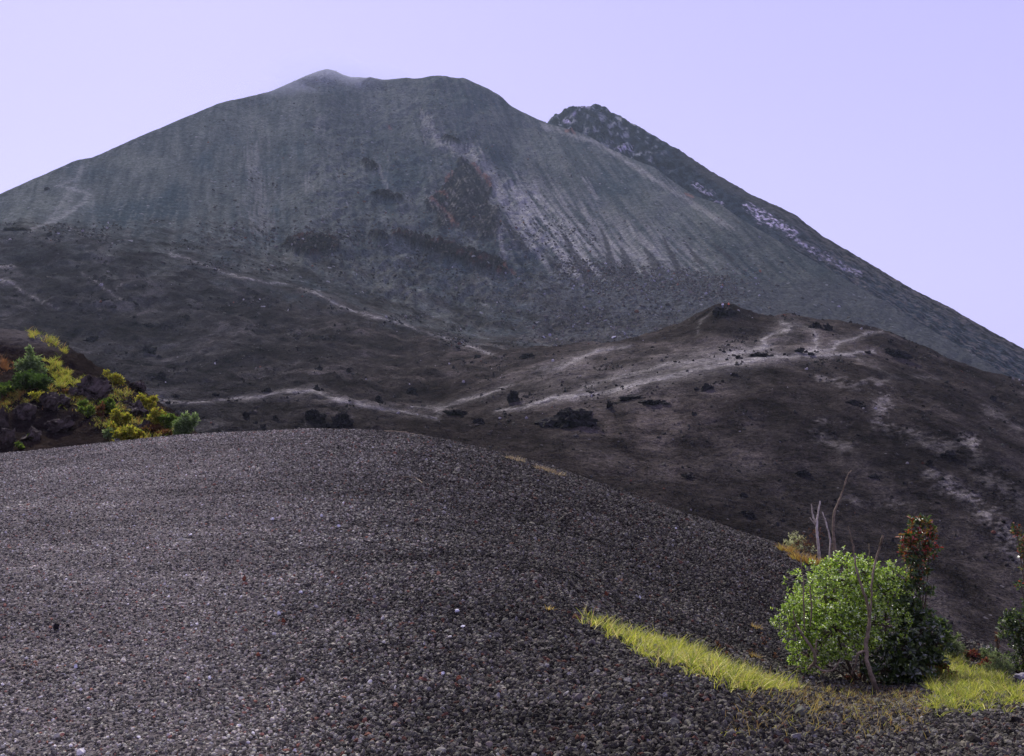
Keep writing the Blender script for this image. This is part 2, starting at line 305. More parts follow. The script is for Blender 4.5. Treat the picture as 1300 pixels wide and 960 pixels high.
# ridge
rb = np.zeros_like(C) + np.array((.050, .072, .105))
rn = fbm(GPX / 10, pyb / 7, 4, 151); ra = fbm((GPX + pyb * .2) / 16, Vr / 2.6, 3, 153)
rb = mixc(rb, (.012, .018, .032), sm(-.1, .2, rn + ra * .4) * (1 - sm(900, 1000, GPX)) * .95)
rb = mixc(rb, (.55, .58, .66), sm(.12, .4, -rn + ra * .3) * (1 - sm(800, 870, GPX)) * .85)
edge = PYG - np.interp(GPX, U, rcp)                               # distance below the skyline
rb = mixc(rb, (.095, .095, .10), (1 - sm(4, 16, edge + ra * 8)) * sm(840, 900, GPX) * .9)
rb = mixc(rb, (.17, .15, .16), sm(940, 1050, GPX) * sm(-.05, .3, ra) * .8)
rb = mixc(rb, (.018, .017, .024), sm(900, 1000, GPX) * sm(.0, .3, -ra) * .9)
pale = lambda ln, k=1.0: (1 - sm(.3, 1.2, dline(GPX, pyb, ln) + ra * 1.2)) * k
snow = np.maximum.reduce([pale([(945, 262, 4), (965, 275, 9), (985, 286, 7), (1010, 298, 4)]), pale([(882, 238, 4), (905, 252, 4)], .8), pale([(1000, 300, 3), (1040, 325, 5), (1090, 350, 4)], .6),
                          pale([(715, 161, 3), (722, 166, 4)]), pale([(736, 141, 4), (746, 143, 3)]), pale([(776, 190, 3), (782, 196, 3), (800, 192, 4)], .8), pale([(728, 154, 2), (731, 152, 2)]), pale([(893, 262, 2), (915, 262, 3), (930, 285, 3)], .7)])
rb = mixc(rb, (.95, .88, 1.25), snow * (.0 + 1.0 * sm(-.1, .25, fbm(GPX / 5, pyb / 3, 3, 155))))
rdm = ((ROW > rCC + 3)) * 1.0
C = C * (1 - rdm[..., None]) + rb * rdm[..., None]
# dust trails
PATHS = [
 ([(150, 510, 1), (200, 508, 1.6), (240, 512, 1.6), (290, 507, 1.8), (330, 503, 3.2), (360, 497, 4), (400, 496, 5), (430, 508, 4), (470, 516, 4), (510, 523, 3.5), (555, 531, 3)], .9),
 ([(520, 516, 2), (560, 518, 3.5), (590, 508, 3.5), (620, 500, 3), (650, 488, 2)], .85),
 ([(555, 531, 2), (556, 518, 4)], .7),
 ([(630, 522, 2), (660, 518, 2.4), (700, 505, 3), (730, 503, 3.2), (770, 498, 4.5), (810, 487, 5), (850, 477, 5.5), (890, 468, 5), (930, 462, 5), (960, 456, 5.5), (990, 453, 3.5), (1030, 452, 2.5), (1070, 450, 2), (1110, 446, 1.5)], .95),
 ([(735, 495, 3), (770, 482, 3), (810, 474, 5), (850, 462, 6), (900, 458, 8), (940, 455, 8)], .55),
 ([(925, 449, 3), (960, 444, 5), (975, 440, 4), (968, 432, 3), (980, 424, 4), (1000, 419, 7), (1004, 413, 6), (990, 409, 4)], .8),
 ([(1008, 411, 2), (1030, 416, 2.5), (1036, 430, 3), (1037, 442, 3), (1030, 448, 4)], .6),
 ([(1010, 448, 3), (1040, 446, 3), (1058, 443, 4), (1062, 436, 4), (1080, 430, 3.5), (1100, 424, 2.5), (1120, 421, 1.5)], .85),
 ([(680, 470, 4), (712, 465, 6), (735, 455, 4), (760, 444, 4), (800, 440, 3)], .5),
 ([(905, 395, 1.5), (890, 408, 2), (884, 422, 2.5)], .5),
 ([(600, 440, 2), (640, 455, 1)], .3),
 ([(380, 365, 1), (400, 372, 2.2), (430, 388, 2.2), (470, 402, 2), (500, 408, 2), (540, 422, 2), (575, 433, 2), (625, 450, 1.6)], .85),
 ([(215, 322, 1.5), (240, 330, 1.8), (290, 348, 1.8), (340, 359, 1.3), (365, 361, 1)], .7),
 ([(0, 353, 2), (25, 366, 2), (50, 382, 1.8), (75, 392, 1)], .7), ([(0, 340, 4), (18, 336, 2)], .6),
 ([(102, 346, 1), (120, 356, 1.6), (140, 372, 1.6), (160, 384, 1.2)], .5), ([(148, 368, 1), (155, 360, 1)], .4),
 ([(35, 294, 3), (60, 283, 4), (85, 272, 6), (108, 255, 6), (112, 246, 5), (92, 240, 4), (72, 236, 3), (98, 226, 5), (104, 212, 5)], .5),
 ([(70, 283, 2), (95, 292, 2), (106, 299, 1)], .4), ([(60, 285, 5), (80, 255, 5), (92, 240, 5)], .35),
 ([(118, 250, 4), (118, 280, 4), (135, 303, 3)], .22),
 ([(1080, 450, 2), (1130, 478, 5), (1190, 480, 3)], .2)]
DUST = [([(1040, 480, 6), (1125, 492, 12), (1120, 520, 14), (1115, 533, 12), (1140, 548, 10), (1180, 562, 9), (1210, 570, 15), (1235, 560, 12)], .6),
 ([(1035, 535, 5), (1080, 534, 5)], .6), ([(1035, 552, 9), (1070, 568, 9), (1100, 568, 6)], .5),
 ([(1178, 600, 10), (1190, 612, 13), (1230, 630, 12), (1255, 648, 16), (1275, 680, 15), (1300, 700, 22), (1320, 720, 24)], .65),
 ([(1235, 560, 12), (1240, 590, 14), (1270, 620, 16), (1300, 640, 16)], .45), ([(1160, 640, 6), (1100, 640, 6), (1060, 625, 4)], .3), ([(1290, 540, 8), (1250, 520, 8)], .3), ([(760, 640, 10), (840, 600, 12)], .12)]
onland = (ROW > rBEND) & (ROW <= rCC)
xf = GPX + fbm(GX / 6, GY / 6, 3, 161) * 5; yf = PYG + fbm(GX / 5, GY / 5, 3, 163) * 3
for pts, k in PATHS:
    xs = [p[0] for p in pts]; ys = [p[1] for p in pts]
    bb = onland & (GPX > min(xs) - 40) & (GPX < max(xs) + 40) & (PYG > min(ys) - 30) & (PYG < max(ys) + 30)
    idx = np.where(bb)
    if not len(idx[0]): continue
    dd = dline(xf[idx], yf[idx], pts)
    mk = np.clip((1 - sm(.25, 1.05, dd * 1.35 + n1[idx] * .7 + n3[idx] * .35)) * np.clip(.72 + .9 * n1[idx] + .5 * n3[idx], .25, 1.15) + (1 - sm(.8, 3.0, dd)) * .16, 0, 1) * k
    lc = np.array((.27, .262, .262))
    C[idx] = C[idx] * (1 - mk[:, None]) + lc * mk[:, None]
dn = fbm(GPX / 10, PYG / 3.2, 4, 221) * 1.2 + fbm(GPX / 40, PYG / 18, 2, 223) * .8
for pts, k in DUST:
    idx = np.where((ROW > rBEND) & (ROW <= rM3 + 10) & (GPX > 740) & (GPX < 1400))
    dd = dline(xf[idx], yf[idx], pts); mk = np.clip((1 - sm(.2, 1.5, dd)) * sm(-.35, .4, dn[idx] - dd * .15), 0, 1) * k
    C[idx] = C[idx] * (1 - mk[:, None]) + np.array((.26, .245, .245)) * mk[:, None]
# overall tone of each kind of ground
tone = np.where(ROW > rCC + 3, .75, np.where(ROW > rC0 - 5, 1, 1)) * np.ones_like(GY)
mf = fd * (1 - bl)
hum = fbm(GX / 26 + 3, GY / 26, 4, 21)  # relief noise again: light on the hummock crests painted into the ash colour
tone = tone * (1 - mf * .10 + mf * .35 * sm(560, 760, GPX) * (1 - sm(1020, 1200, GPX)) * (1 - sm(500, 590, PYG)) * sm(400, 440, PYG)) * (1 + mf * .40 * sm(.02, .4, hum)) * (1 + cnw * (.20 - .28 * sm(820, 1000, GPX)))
hb = fbm(GX / 30, GY / 36, 3, 211); hf = fbm(GX / 6, GY / 10, 4, 213)
tone = tone * (1 - mf * .35 * sm(.0, .4, hb)) * (1 + mf * .55 * sm(.0, .45, -hb + hf * .5)) * (1 + mf * .8 * hf + mf * .5 * n1)
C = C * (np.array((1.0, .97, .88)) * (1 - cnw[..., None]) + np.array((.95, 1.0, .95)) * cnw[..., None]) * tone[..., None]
cap = .34; lum = C.mean(-1, keepdims=True); Cs = C / (1 + (lum / cap) ** 3) ** (1 / 3); C = C * (1 - mf[..., None]) + Cs * mf[..., None]   # dust is never paler than this
C = np.clip(C, .006, .9)

# normals of the whole field, so that seams between the pieces do not show
P3 = np.stack([GX, GY, GZ], -1)
du = np.gradient(P3, axis=1); dv = np.gradient(P3, axis=0)
N3 = np.cross(du, dv); N3 /= np.linalg.norm(N3, axis=-1, keepdims=True) + 1e-12
N3[N3[..., 2] < 0] *= -1

# ------------------------------------------------------------------ helpers
def tag(o, label=None, cat=None, group=None, kind=None):
    for k, v in (('label', label), ('category', cat), ('group', group), ('kind', kind)):
        if v: o[k] = v
    return o
def mesh_np(name, V_, faces, mat, parent=None, smooth=True, tint=None, normals=None):
    """faces: (n,k) int array, all with k corners"""
    me = bpy.data.meshes.new(name); V_ = np.asarray(V_, np.float32); faces = np.asarray(faces, np.int32)
    n, k = faces.shape
    me.vertices.add(len(V_)); me.vertices.foreach_set('co', V_.ravel())
    me.loops.add(n * k); me.loops.foreach_set('vertex_index', faces.ravel())
    me.polygons.add(n); me.polygons.foreach_set('loop_start', np.arange(0, n * k, k, dtype=np.int32))
    me.polygons.foreach_set('use_smooth', np.full(n, smooth)); me.update(calc_edges=True)
    if tint is not None:
        a = me.color_attributes.new('tint', 'FLOAT_COLOR', 'POINT')
        c4 = np.ones((len(V_), 4), np.float32); c4[:, :3] = tint; a.data.foreach_set('color', c4.ravel())
    if normals is not None: me.normals_split_custom_set_from_vertices(np.asarray(normals, np.float32))
    me.materials.append(mat)
    o = bpy.data.objects.new(name, me); COL.objects.link(o); o.parent = parent
    return o
def empty(name, loc=(0, 0, 0)):
    o = bpy.data.objects.new(name, None); COL.objects.link(o); o.location = loc; o.empty_display_size = .1; return o
def at(px, py, a, b):
    """point of the land seen at a photo pixel, searched between grid rows a and b, near to far"""
    j = int(np.argmin(np.abs(PX - px))); col = PYG[a:b, j]
    w = np.where(col <= py)[0]; i = a + (int(w[0]) if len(w) else int(np.argmin(col)))
    return Vector((float(GX[i, j]), float(GY[i, j]), float(GZ[i, j])))
def unproj(px, py, Y): return Vector(((px - CX) / F * Y, Y, (HY - py) / F * Y))
def ground_z(x, y):
    px = x / y * F + CX; j = int(np.argmin(np.abs(PX - px))); return float(np.interp(y, GY[:, j], GZ[:, j]))

# ------------------------------------------------------------------ materials
def nodes(name):
    m_ = bpy.data.materials.new(name); m_.use_nodes = True; t = m_.node_tree
    b = t.nodes['Principled BSDF']; return m_, t, b
def N(t, typ, **kw):
    n = t.nodes.new(typ)
    for k, v in kw.items():
        if k in n.inputs: n.inputs[k].default_value = v
        else: setattr(n, k, v)
    return n
def land_mat(name, scales, bump, contrast, rough=.9, vor=None, dist=1.0):
    m_, t, b = nodes(name); lk = t.links.new
    b.inputs['Roughness'].default_value = rough; b.inputs['Specular IOR Level'].default_value = 0
    a = N(t, 'ShaderNodeAttribute', attribute_name='tint')
    tc = N(t, 'ShaderNodeTexCoord')
    cur = a.outputs['Color']; hgt = None
    for i, (sc, amt) in enumerate(zip(scales, contrast)):
        nz = N(t, 'ShaderNodeTexNoise', Scale=sc, Detail=5.0, Roughness=.62); lk(tc.outputs['Object'], nz.inputs['Vector'])
        mr = N(t, 'ShaderNodeMapRange'); mr.inputs['From Min'].default_value = .3; mr.inputs['From Max'].default_value = .7
        mr.inputs['To Min'].default_value = 1 - amt; mr.inputs['To Max'].default_value = 1 + amt; lk(nz.outputs['Fac'], mr.inputs['Value'])
        mm = N(t, 'ShaderNodeVectorMath', operation='SCALE'); lk(cur, mm.inputs[0]); lk(mr.outputs[0], mm.inputs['Scale']); cur = mm.outputs[0]
        bp = N(t, 'ShaderNodeBump', Strength=bump[i], Distance=dist / sc); lk(nz.outputs['Fac'], bp.inputs['Height'])
        if hgt: lk(hgt, bp.inputs['Normal'])
        hgt = bp.outputs[0]
    if vor:
        vo = N(t, 'ShaderNodeTexVoronoi', Scale=vor[0]); lk(tc.outputs['Object'], vo.inputs['Vector'])
        sp = N(t, 'ShaderNodeSeparateColor'); lk(vo.outputs['Color'], sp.inputs[0])
        mr = N(t, 'ShaderNodeMapRange'); mr.inputs['To Min'].default_value = 1 - vor[1]; mr.inputs['To Max'].default_value = 1 + vor[1]; lk(sp.outputs[0], mr.inputs['Value'])
        mm = N(t, 'ShaderNodeVectorMath', operation='SCALE'); lk(cur, mm.inputs[0]); lk(mr.outputs[0], mm.inputs['Scale']); cur = mm.outputs[0]
        # the odd paler chip
        g = N(t, 'ShaderNodeMath', operation='GREATER_THAN'); g.inputs[1].default_value = 1 - vor[2]; lk(sp.outputs[1], g.inputs[0])
        mp = N(t, 'ShaderNodeMix', data_type='RGBA'); mp.inputs['B'].default_value = vor[3]; lk(g.outputs[0], mp.inputs['Factor']); lk(cur, mp.inputs['A']); cur = mp.outputs['Result']
        bp = N(t, 'ShaderNodeBump', Strength=vor[4], Distance=.6 / vor[0]); bp.invert = True; lk(vo.outputs['Distance'], bp.inputs['Height']); lk(hgt, bp.inputs['Normal']); hgt = bp.outputs[0]
    lk(cur, b.inputs['Base Color']); lk(hgt, b.inputs['Normal'])
    return m_
M_mound = land_mat('cinder ground', (1.2, 9, 45), (.25, .5, .9), (.10, .15, .3), vor=(48, .45, .01, (.30, .28, .28, 1), .9))
M_bank = land_mat('earth bank', (.8, 4, 18), (.4, .8, .8), (.2, .3, .3))
M_field = land_mat('ash field', (.12, .9, 4.0), (.6, 1.0, 1.0), (.15, .3, .4), vor=(3.2, .3, .0006, (.12, .11, .11, 1), .5))
M_cone = land_mat('cone scree', (.05, .28, .9), (.5, .8, 1.0), (.08, .22, .38), vor=(.55, .25, .004, (.2, .2, .21, 1), .5))
M_ridge = land_mat('ridge rock', (.05, .2, .7), (.8, 1.0, 1.0), (.15, .3, .4))

# ------------------------------------------------------------------ the land as objects
def land(name, r0, r1, mat):
    sub = slice(r0, r1 + 1); n = r1 - r0 + 1
    idx = np.arange(n * NC).reshape(n, NC)
    f = np.stack([idx[:-1, :-1], idx[:-1, 1:], idx[1:, 1:], idx[1:, :-1]], -1).reshape(-1, 4)
    o = mesh_np(name, P3[sub].reshape(-1, 3), f, mat, tint=C[sub].reshape(-1, 3), normals=N3[sub].reshape(-1, 3))
    return tag(o, kind='structure')
land('ash_mound', 0, rMND, M_mound)
land('earth_bank', rMND, rBEND, M_bank)
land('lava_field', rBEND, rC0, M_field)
land('volcano_cone', rC0, rCC, M_cone)
land('volcano_ridge', rCC, NR - 1, M_ridge)

# air: pale haze between the camera and the mountain
def haze_box():
    bm = bmesh.new(); bmesh.ops.create_cube(bm, size=1)
    me = bpy.data.meshes.new('haze'); bm.to_mesh(me); bm.free()
    o = bpy.data.objects.new('haze', me); COL.objects.link(o)
    o.scale = (6200, 1760, 560); o.location = (200, 1760 / 2 - 60, 560 / 2 - 135)
    m_ = bpy.data.materials.new('haze air'); m_.use_nodes = True; t = m_.node_tree; t.nodes.clear()
    v = t.nodes.new('ShaderNodeVolumePrincipled'); out = t.nodes.new('ShaderNodeOutputMaterial')
    v.inputs['Color'].default_value = (.70, .86, 1, 1); v.inputs['Density'].default_value = HAZE; v.inputs['Anisotropy'].default_value = .3
    t.links.new(v.outputs[0], out.inputs['Volume']); me.materials.append(m_)
    tag(o, kind='stuff')
HAZE = .000075
haze_box()
def steam(px, py, Y, w, h_, dens):
    bm = bmesh.new(); bmesh.ops.create_icosphere(bm, subdivisions=4, radius=1)
    for v in bm.verts: v.co *= 1 + .25 * mnoise.noise(v.co * 1.7 + Vector((px, py, 0)))
    me = bpy.data.meshes.new('steam'); bm.to_mesh(me); bm.free(); o = bpy.data.objects.new('steam', me); COL.objects.link(o)
    o.location = ((px - CX) / F * Y, Y, (HY - py) / F * Y); o.scale = (w * Y / F, w * Y / F * .7, h_ * Y / F)
    m_ = bpy.data.materials.new('steam'); m_.use_nodes = True; t = m_.node_tree; t.nodes.clear()
    v = t.nodes.new('ShaderNodeVolumePrincipled'); out = t.nodes.new('ShaderNodeOutputMaterial')
    v.inputs['Color'].default_value = (.85, .88, 1, 1); v.inputs['Density'].default_value = dens
    t.links.new(v.outputs[0], out.inputs['Volume']); me.materials.append(m_)
    tag(o, 'thin pale steam drifting off the summit of the cone', 'steam', kind='stuff')
steam(405, 96, 930, 66, 26, .0085)
steam(470, 98, 960, 52, 16, .0080)
steam(350, 122, 880, 55, 18, .0050)
#@@OBJECTS
# ------------------------------------------------------------------ scattering on the land
def scatter(n, r0, r1, dens):
    """n random points on grid cells r0..r1, chance by ground area times dens(px, py, Y); returns positions"""
    sl = slice(r0, r1)
    w = (GX[sl, 1:] - GX[sl, :-1]) * (GY[r0 + 1:r1 + 1, :-1] - GY[sl, :-1])
    w = np.maximum(w, 0) * np.maximum(dens(GPX[sl, :-1], PYG[sl, :-1], GY[sl, :-1]), 0)
    cdf = np.cumsum(w.ravel()); k = np.searchsorted(cdf, rng.random(n) * cdf[-1])
    i, j = np.divmod(k, NC - 1); i = i + r0; a = rng.random(n)[:, None]; b = rng.random(n)[:, None]
    p = P3[i, j] * (1 - a) * (1 - b) + P3[i, j + 1] * a * (1 - b) + P3[i + 1, j] * (1 - a) * b + P3[i + 1, j + 1] * a * b
    return p, PX[j], PYG[i, j], i, j

def stones_material(name, rough=.85):
    m_, t, b = nodes(name); lk = t.links.new
    a = N(t, 'ShaderNodeAttribute', attribute_name='tint'); a.attribute_type = 'INSTANCER'
    tc = N(t, 'ShaderNodeTexCoord'); nz = N(t, 'ShaderNodeTexNoise', Scale=2.2, Detail=6.0, Roughness=.7); lk(tc.outputs['Object'], nz.inputs['Vector'])
    mr = N(t, 'ShaderNodeMapRange'); mr.inputs['From Min'].default_value = .3; mr.inputs['From Max'].default_value = .7
    mr.inputs['To Min'].default_value = .6; mr.inputs['To Max'].default_value = 1.4; lk(nz.outputs['Fac'], mr.inputs['Value'])
    mm = N(t, 'ShaderNodeVectorMath', operation='SCALE'); lk(a.outputs['Color'], mm.inputs[0]); lk(mr.outputs[0], mm.inputs['Scale'])
    lk(mm.outputs[0], b.inputs['Base Color']); b.inputs['Roughness'].default_value = rough; b.inputs['Specular IOR Level'].default_value = .08
    return m_
M_st = stones_material('loose stones')
def stones(name, pts, scale, tint, label, cat, seeds=6, sub=2, crag=.55):
    n = len(pts); me = bpy.data.meshes.new(name); me.vertices.add(n); me.vertices.foreach_set('co', np.asarray(pts, np.float32).ravel())
    for nm, arr in (('sc', scale), ('rot', rng.random((n, 3)) * 6.28), ('tint', tint)):
        a = me.attributes.new(nm, 'FLOAT_VECTOR', 'POINT'); a.data.foreach_set('vector', np.asarray(arr, np.float32).ravel())
    a = me.attributes.new('vi', 'INT', 'POINT'); a.data.foreach_set('value', rng.integers(0, seeds, n).astype(np.int32))
    me.update(); o = bpy.data.objects.new(name, me); COL.objects.link(o)
    g = bpy.data.node_groups.new(name, 'GeometryNodeTree')
    g.interface.new_socket('Geometry', in_out='INPUT', socket_type='NodeSocketGeometry'); g.interface.new_socket('Geometry', in_out='OUTPUT', socket_type='NodeSocketGeometry')
    gi = g.nodes.new('NodeGroupInput'); go = g.nodes.new('NodeGroupOutput'); lk = g.links.new
    j = g.nodes.new('GeometryNodeGeometryToInstance')
    for s in range(seeds):
        ico = g.nodes.new('GeometryNodeMeshIcoSphere'); ico.inputs['Subdivisions'].default_value = sub
        pos = g.nodes.new('GeometryNodeInputPosition'); nz = g.nodes.new('ShaderNodeTexNoise'); nz.noise_dimensions = '4D'
        nz.inputs['Scale'].default_value = 1.1; nz.inputs['Detail'].default_value = 3; nz.inputs['W'].default_value = s * 3.7; nz.inputs['Roughness'].default_value = .6
        lk(pos.outputs[0], nz.inputs['Vector'])
        sb = g.nodes.new('ShaderNodeVectorMath'); sb.operation = 'SUBTRACT'; sb.inputs[1].default_value = (.5, .5, .5); lk(nz.outputs['Color'], sb.inputs[0])
        sl = g.nodes.new('ShaderNodeVectorMath'); sl.operation = 'SCALE'; sl.inputs['Scale'].default_value = crag * 4; lk(sb.outputs[0], sl.inputs[0])
        sp = g.nodes.new('GeometryNodeSetPosition'); lk(ico.outputs['Mesh'], sp.inputs['Geometry']); lk(sl.outputs[0], sp.inputs['Offset'])
        sh = g.nodes.new('GeometryNodeSetShadeSmooth'); sh.inputs['Shade Smooth'].default_value = False; lk(sp.outputs[0], sh.inputs[0])
        sm_ = g.nodes.new('GeometryNodeSetMaterial'); sm_.inputs['Material'].default_value = M_st; lk(sh.outputs[0], sm_.inputs['Geometry'])
        lk(sm_.outputs[0], j.inputs[0])
    ip = g.nodes.new('GeometryNodeInstanceOnPoints'); ip.inputs['Pick Instance'].default_value = True
    def at_(nm, dt):
        a = g.nodes.new('GeometryNodeInputNamedAttribute'); a.data_type = dt; a.inputs['Name'].default_value = nm; return a.outputs[0]
    er = g.nodes.new('FunctionNodeEulerToRotation'); lk(at_('rot', 'FLOAT_VECTOR'), er.inputs[0])
    lk(gi.outputs[0], ip.inputs['Points']); lk(j.outputs[0], ip.inputs['Instance']); lk(er.outputs[0], ip.inputs['Rotation'])
    lk(at_('sc', 'FLOAT_VECTOR'), ip.inputs['Scale']); lk(at_('vi', 'INT'), ip.inputs['Instance Index']); lk(ip.outputs[0], go.inputs[0])
    md_ = o.modifiers.new('scatter', 'NODES'); md_.node_group = g
    return tag(o, label, cat, kind='stuff')
def tints(n, lo, hi, pale=.02, rust=.03, palec=(.30, .28, .29)):
    v = lo + (hi - lo) * rng.random(n) ** 2.0
    t = (v * .85)[:, None] * np.array((1.08, .98, .84)) * (1 + rng.normal(0, .03, (n, 3)))
    q = rng.random(n); t[q < pale] = np.array(palec) * (.6 + .7 * rng.random((int((q < pale).sum()), 1)))
    mk = (q > 1 - rust); t[mk] = np.array((.11, .045, .03)) * (.5 + rng.random((int(mk.sum()), 1)))
    return np.clip(t, .005, .9)

# cinders of the mound
def cdens(px, py, Y):
    return (Y > 3.6) * (px > -120) * (px < 1420) * (1 / np.maximum(Y, 5) ** 1.55) * (.72 + .28 * sm(150, 600, px))
pts, qx, qy, qi, qj = scatter(480000, 0, rMND, cdens)
Yp = pts[:, 1]
sz = (.0045 + .0125 * rng.random(len(pts)) ** 2.6) * (.8 + Yp / 20)
rightness = sm(200, 700, qx)
sz = sz * (.58 + .42 * rightness)
big = rng.random(len(pts)) < .004; sz[big] *= 1.9
sc3 = sz[:, None] * (np.array((1.15, 1, .75)) + rng.normal(0, .18, (len(pts), 3)))
tn = tints(len(pts), .010, .27, .012, .03)
lf = (1 - rightness)[:, None]; loc = C[qi, qj]
tn = tn * (.80 + 2.1 * lf * (.8 + .5 * n1[qi, qj][:, None]))
tn = (tn * .8 + loc * .35) * np.array((.97, 1.0, .89)) * (1 + .55 * fbm(pts[:, 0] / 5, pts[:, 1] / 1.1, 3, 401) + .35 * fbm(pts[:, 0] / .8, pts[:, 1] / .5, 2, 403))[:, None]
pts[:, 2] += sz * .25
stones('cinder_gravel', pts, sc3, tn, 'loose dark cinders covering the near mound', 'gravel')

# loose blocks on the ash field
pts, qx, qy, qi, qj = scatter(15000, rBEND, rM3 + 4, lambda px, py, Y: (px > -60) * (px < 1360) * (py > 380) * sm(60, 90, Y) * (.25 + sm(.05, .5, fbm(px / 60, py / 30, 3, 201)) * 2.5) / Y ** 1.2)
n = len(pts); sz = (.045 + .22 * rng.random(n) ** 6) * (pts[:, 1] / 120) ** .6
sc3 = sz[:, None] * (np.array((1.3, 1, .7)) + rng.normal(0, .2, (n, 3)))
stones('field_rubble', pts, sc3, tints(n, .012, .09, .02, .01), 'small scattered blocks on the dark ash field', 'rubble')
pts, qx, qy, qi, qj = scatter(9000, rM3 + 30, rC0 + 60, lambda px, py, Y: (px > -60) * (px < 680) * (.1 + sm(.05, .5, fbm(px / 50, py / 22, 3, 203)) * 2.5))
n = len(pts); sz = (.14 + .6 * rng.random(n) ** 6)
sc3 = sz[:, None] * (np.array((1.3, 1, .7)) + rng.normal(0, .2, (n, 3)))
stones('slope_rubble', pts, sc3, tints(n, .012, .09, .02, .01), 'small blocks strewn over the rolling foot slope', 'rubble')
# bouldery scree apron
def adens(px, py, Y):
    a = sm(338, 356, py + fbm(px / 20, py / 10, 2, 205) * 9) * sm(600, 690, px - (py - 350) * .2) * (1 - sm(900, 1010, px)) * (1 - sm(440, 470, py))
    b = .05 * (px > 560) * (px < 1100) * (py > 260)
    c = 1.6 * (1 - sm(8, 26, np.abs(py - 352 - (px - 790) * .10))) * (px > 700) * (px < 935)
    d_ = 1.2 * (1 - sm(4, 12, np.abs(py - 403 - (px - 700) * .1))) * (px > 700) * (px < 790)
    return a * .6 + b + c + d_
pts, qx, qy, qi, qj = scatter(11000, rC0 - 40, rC0 + 260, adens)
n = len(pts); sz = (.22 + .8 * rng.random(n) ** 6)
sc3 = sz[:, None] * (np.array((1.2, 1, .8)) + rng.normal(0, .2, (n, 3)))
stones('boulder_scree', pts, sc3, tints(n, .05, .15, .05, .01, (.24, .23, .28)), 'apron of fallen grey boulders at the foot of the cone', 'scree')
# the rest of the cone: sparse blocks
pts, qx, qy, qi, qj = scatter(2600, rC0 + 5, rCC - 30, lambda px, py, Y: (px > 250) * (px < 760) * (py < 360) * (.25 + 1.6 * (1 - sm(0, 26, np.abs(py - 300 - 0 * px)))))
n = len(pts); sz = (.3 + .7 * rng.random(n) ** 3)
stones('cone_blocks', pts, sz[:, None] * (np.array((1.3, 1, .8)) + rng.normal(0, .2, (n, 3))), tints(n, .04, .12, .01, .02), 'sparse blocks caught on the cone face', 'rubble')

# ------------------------------------------------------------------ rocks that stand as things
def rock_mat(name, c1, c2, sc, moss=None):
    m_, t, b = nodes(name); lk = t.links.new
    tc = N(t, 'ShaderNodeTexCoord'); nz = N(t, 'ShaderNodeTexNoise', Scale=sc, Detail=8.0, Roughness=.68); lk(tc.outputs['Object'], nz.inputs['Vector'])
    cr = N(t, 'ShaderNodeValToRGB'); cr.color_ramp.elements[0].position = .35; cr.color_ramp.elements[1].position = .68
    cr.color_ramp.elements[0].color = (*c1, 1); cr.color_ramp.elements[1].color = (*c2, 1); lk(nz.outputs['Fac'], cr.inputs[0])
    bp = N(t, 'ShaderNodeBump', Strength=1.0, Distance=.25 / sc); lk(nz.outputs['Fac'], bp.inputs['Height'])
    lk(cr.outputs[0], b.inputs['Base Color']); lk(bp.outputs[0], b.inputs['Normal']); b.inputs['Roughness'].default_value = .85; b.inputs['Specular IOR Level'].default_value = .08
    return m_
M_lava = rock_mat('black lava', (.003, .003, .003), (.038, .034, .032), 1.2)
M_lavab = rock_mat('bank rock', (.008, .006, .005), (.13, .105, .088), 3.5)
M_pale = rock_mat('pale rock', (.16, .15, .16), (.42, .40, .42), 3.0)
def rock(name, c, dims, seed, mat, crag=.35, sub=4, label=None, cat='rock', group=None, sink=.3, rot=0, ncut=7, freq=1.6):
    rd = random.Random(seed); bm = bmesh.new(); bmesh.ops.create_icosphere(bm, subdivisions=sub, radius=1)
    off = Vector((rd.random() * 50, rd.random() * 50, rd.random() * 50))
    cuts = []
    for _ in range(ncut):
        nrm = Vector((rd.gauss(0, 1), rd.gauss(0, 1), rd.gauss(.2, .8))).normalized(); cuts.append((nrm, rd.uniform(.5, .85)))
    mn_ = max(min(dims), .2 * max(dims)); asp = Vector((dims[0] / mn_, dims[1] / mn_, dims[2] / mn_))
    for v in bm.verts:
        p = v.co.normalized(); q = p.copy()
        for nrm, dd in cuts:
            e = q.dot(nrm) - dd
            if e > 0: q -= nrm * e
        pf = Vector((p.x * asp.x, p.y * asp.y, p.z * asp.z)) * .75
        nz = mnoise.fractal(pf * freq + off, .9, 2.1, 5, noise_basis='PERLIN_ORIGINAL'); rg = abs(mnoise.noise(pf * freq * 2.3 + off))
        cell = mnoise.voronoi(pf * freq * 1.4 + off)[0]
        v.co = q * (1 + crag * (nz * 1.1 - rg * .8 + (cell[1] - cell[0]) * .5))
        v.co.x *= dims[0] / 2; v.co.y *= dims[1] / 2; v.co.z *= dims[2] / 2
    me = bpy.data.meshes.new(name); bm.to_mesh(me); bm.free(); me.materials.append(mat)
    o = bpy.data.objects.new(name, me); COL.objects.link(o); o.rotation_euler = (0, 0, rot)
    o.location = (c[0], c[1], c[2] + dims[2] * (.5 - sink)); return tag(o, label, cat, group)
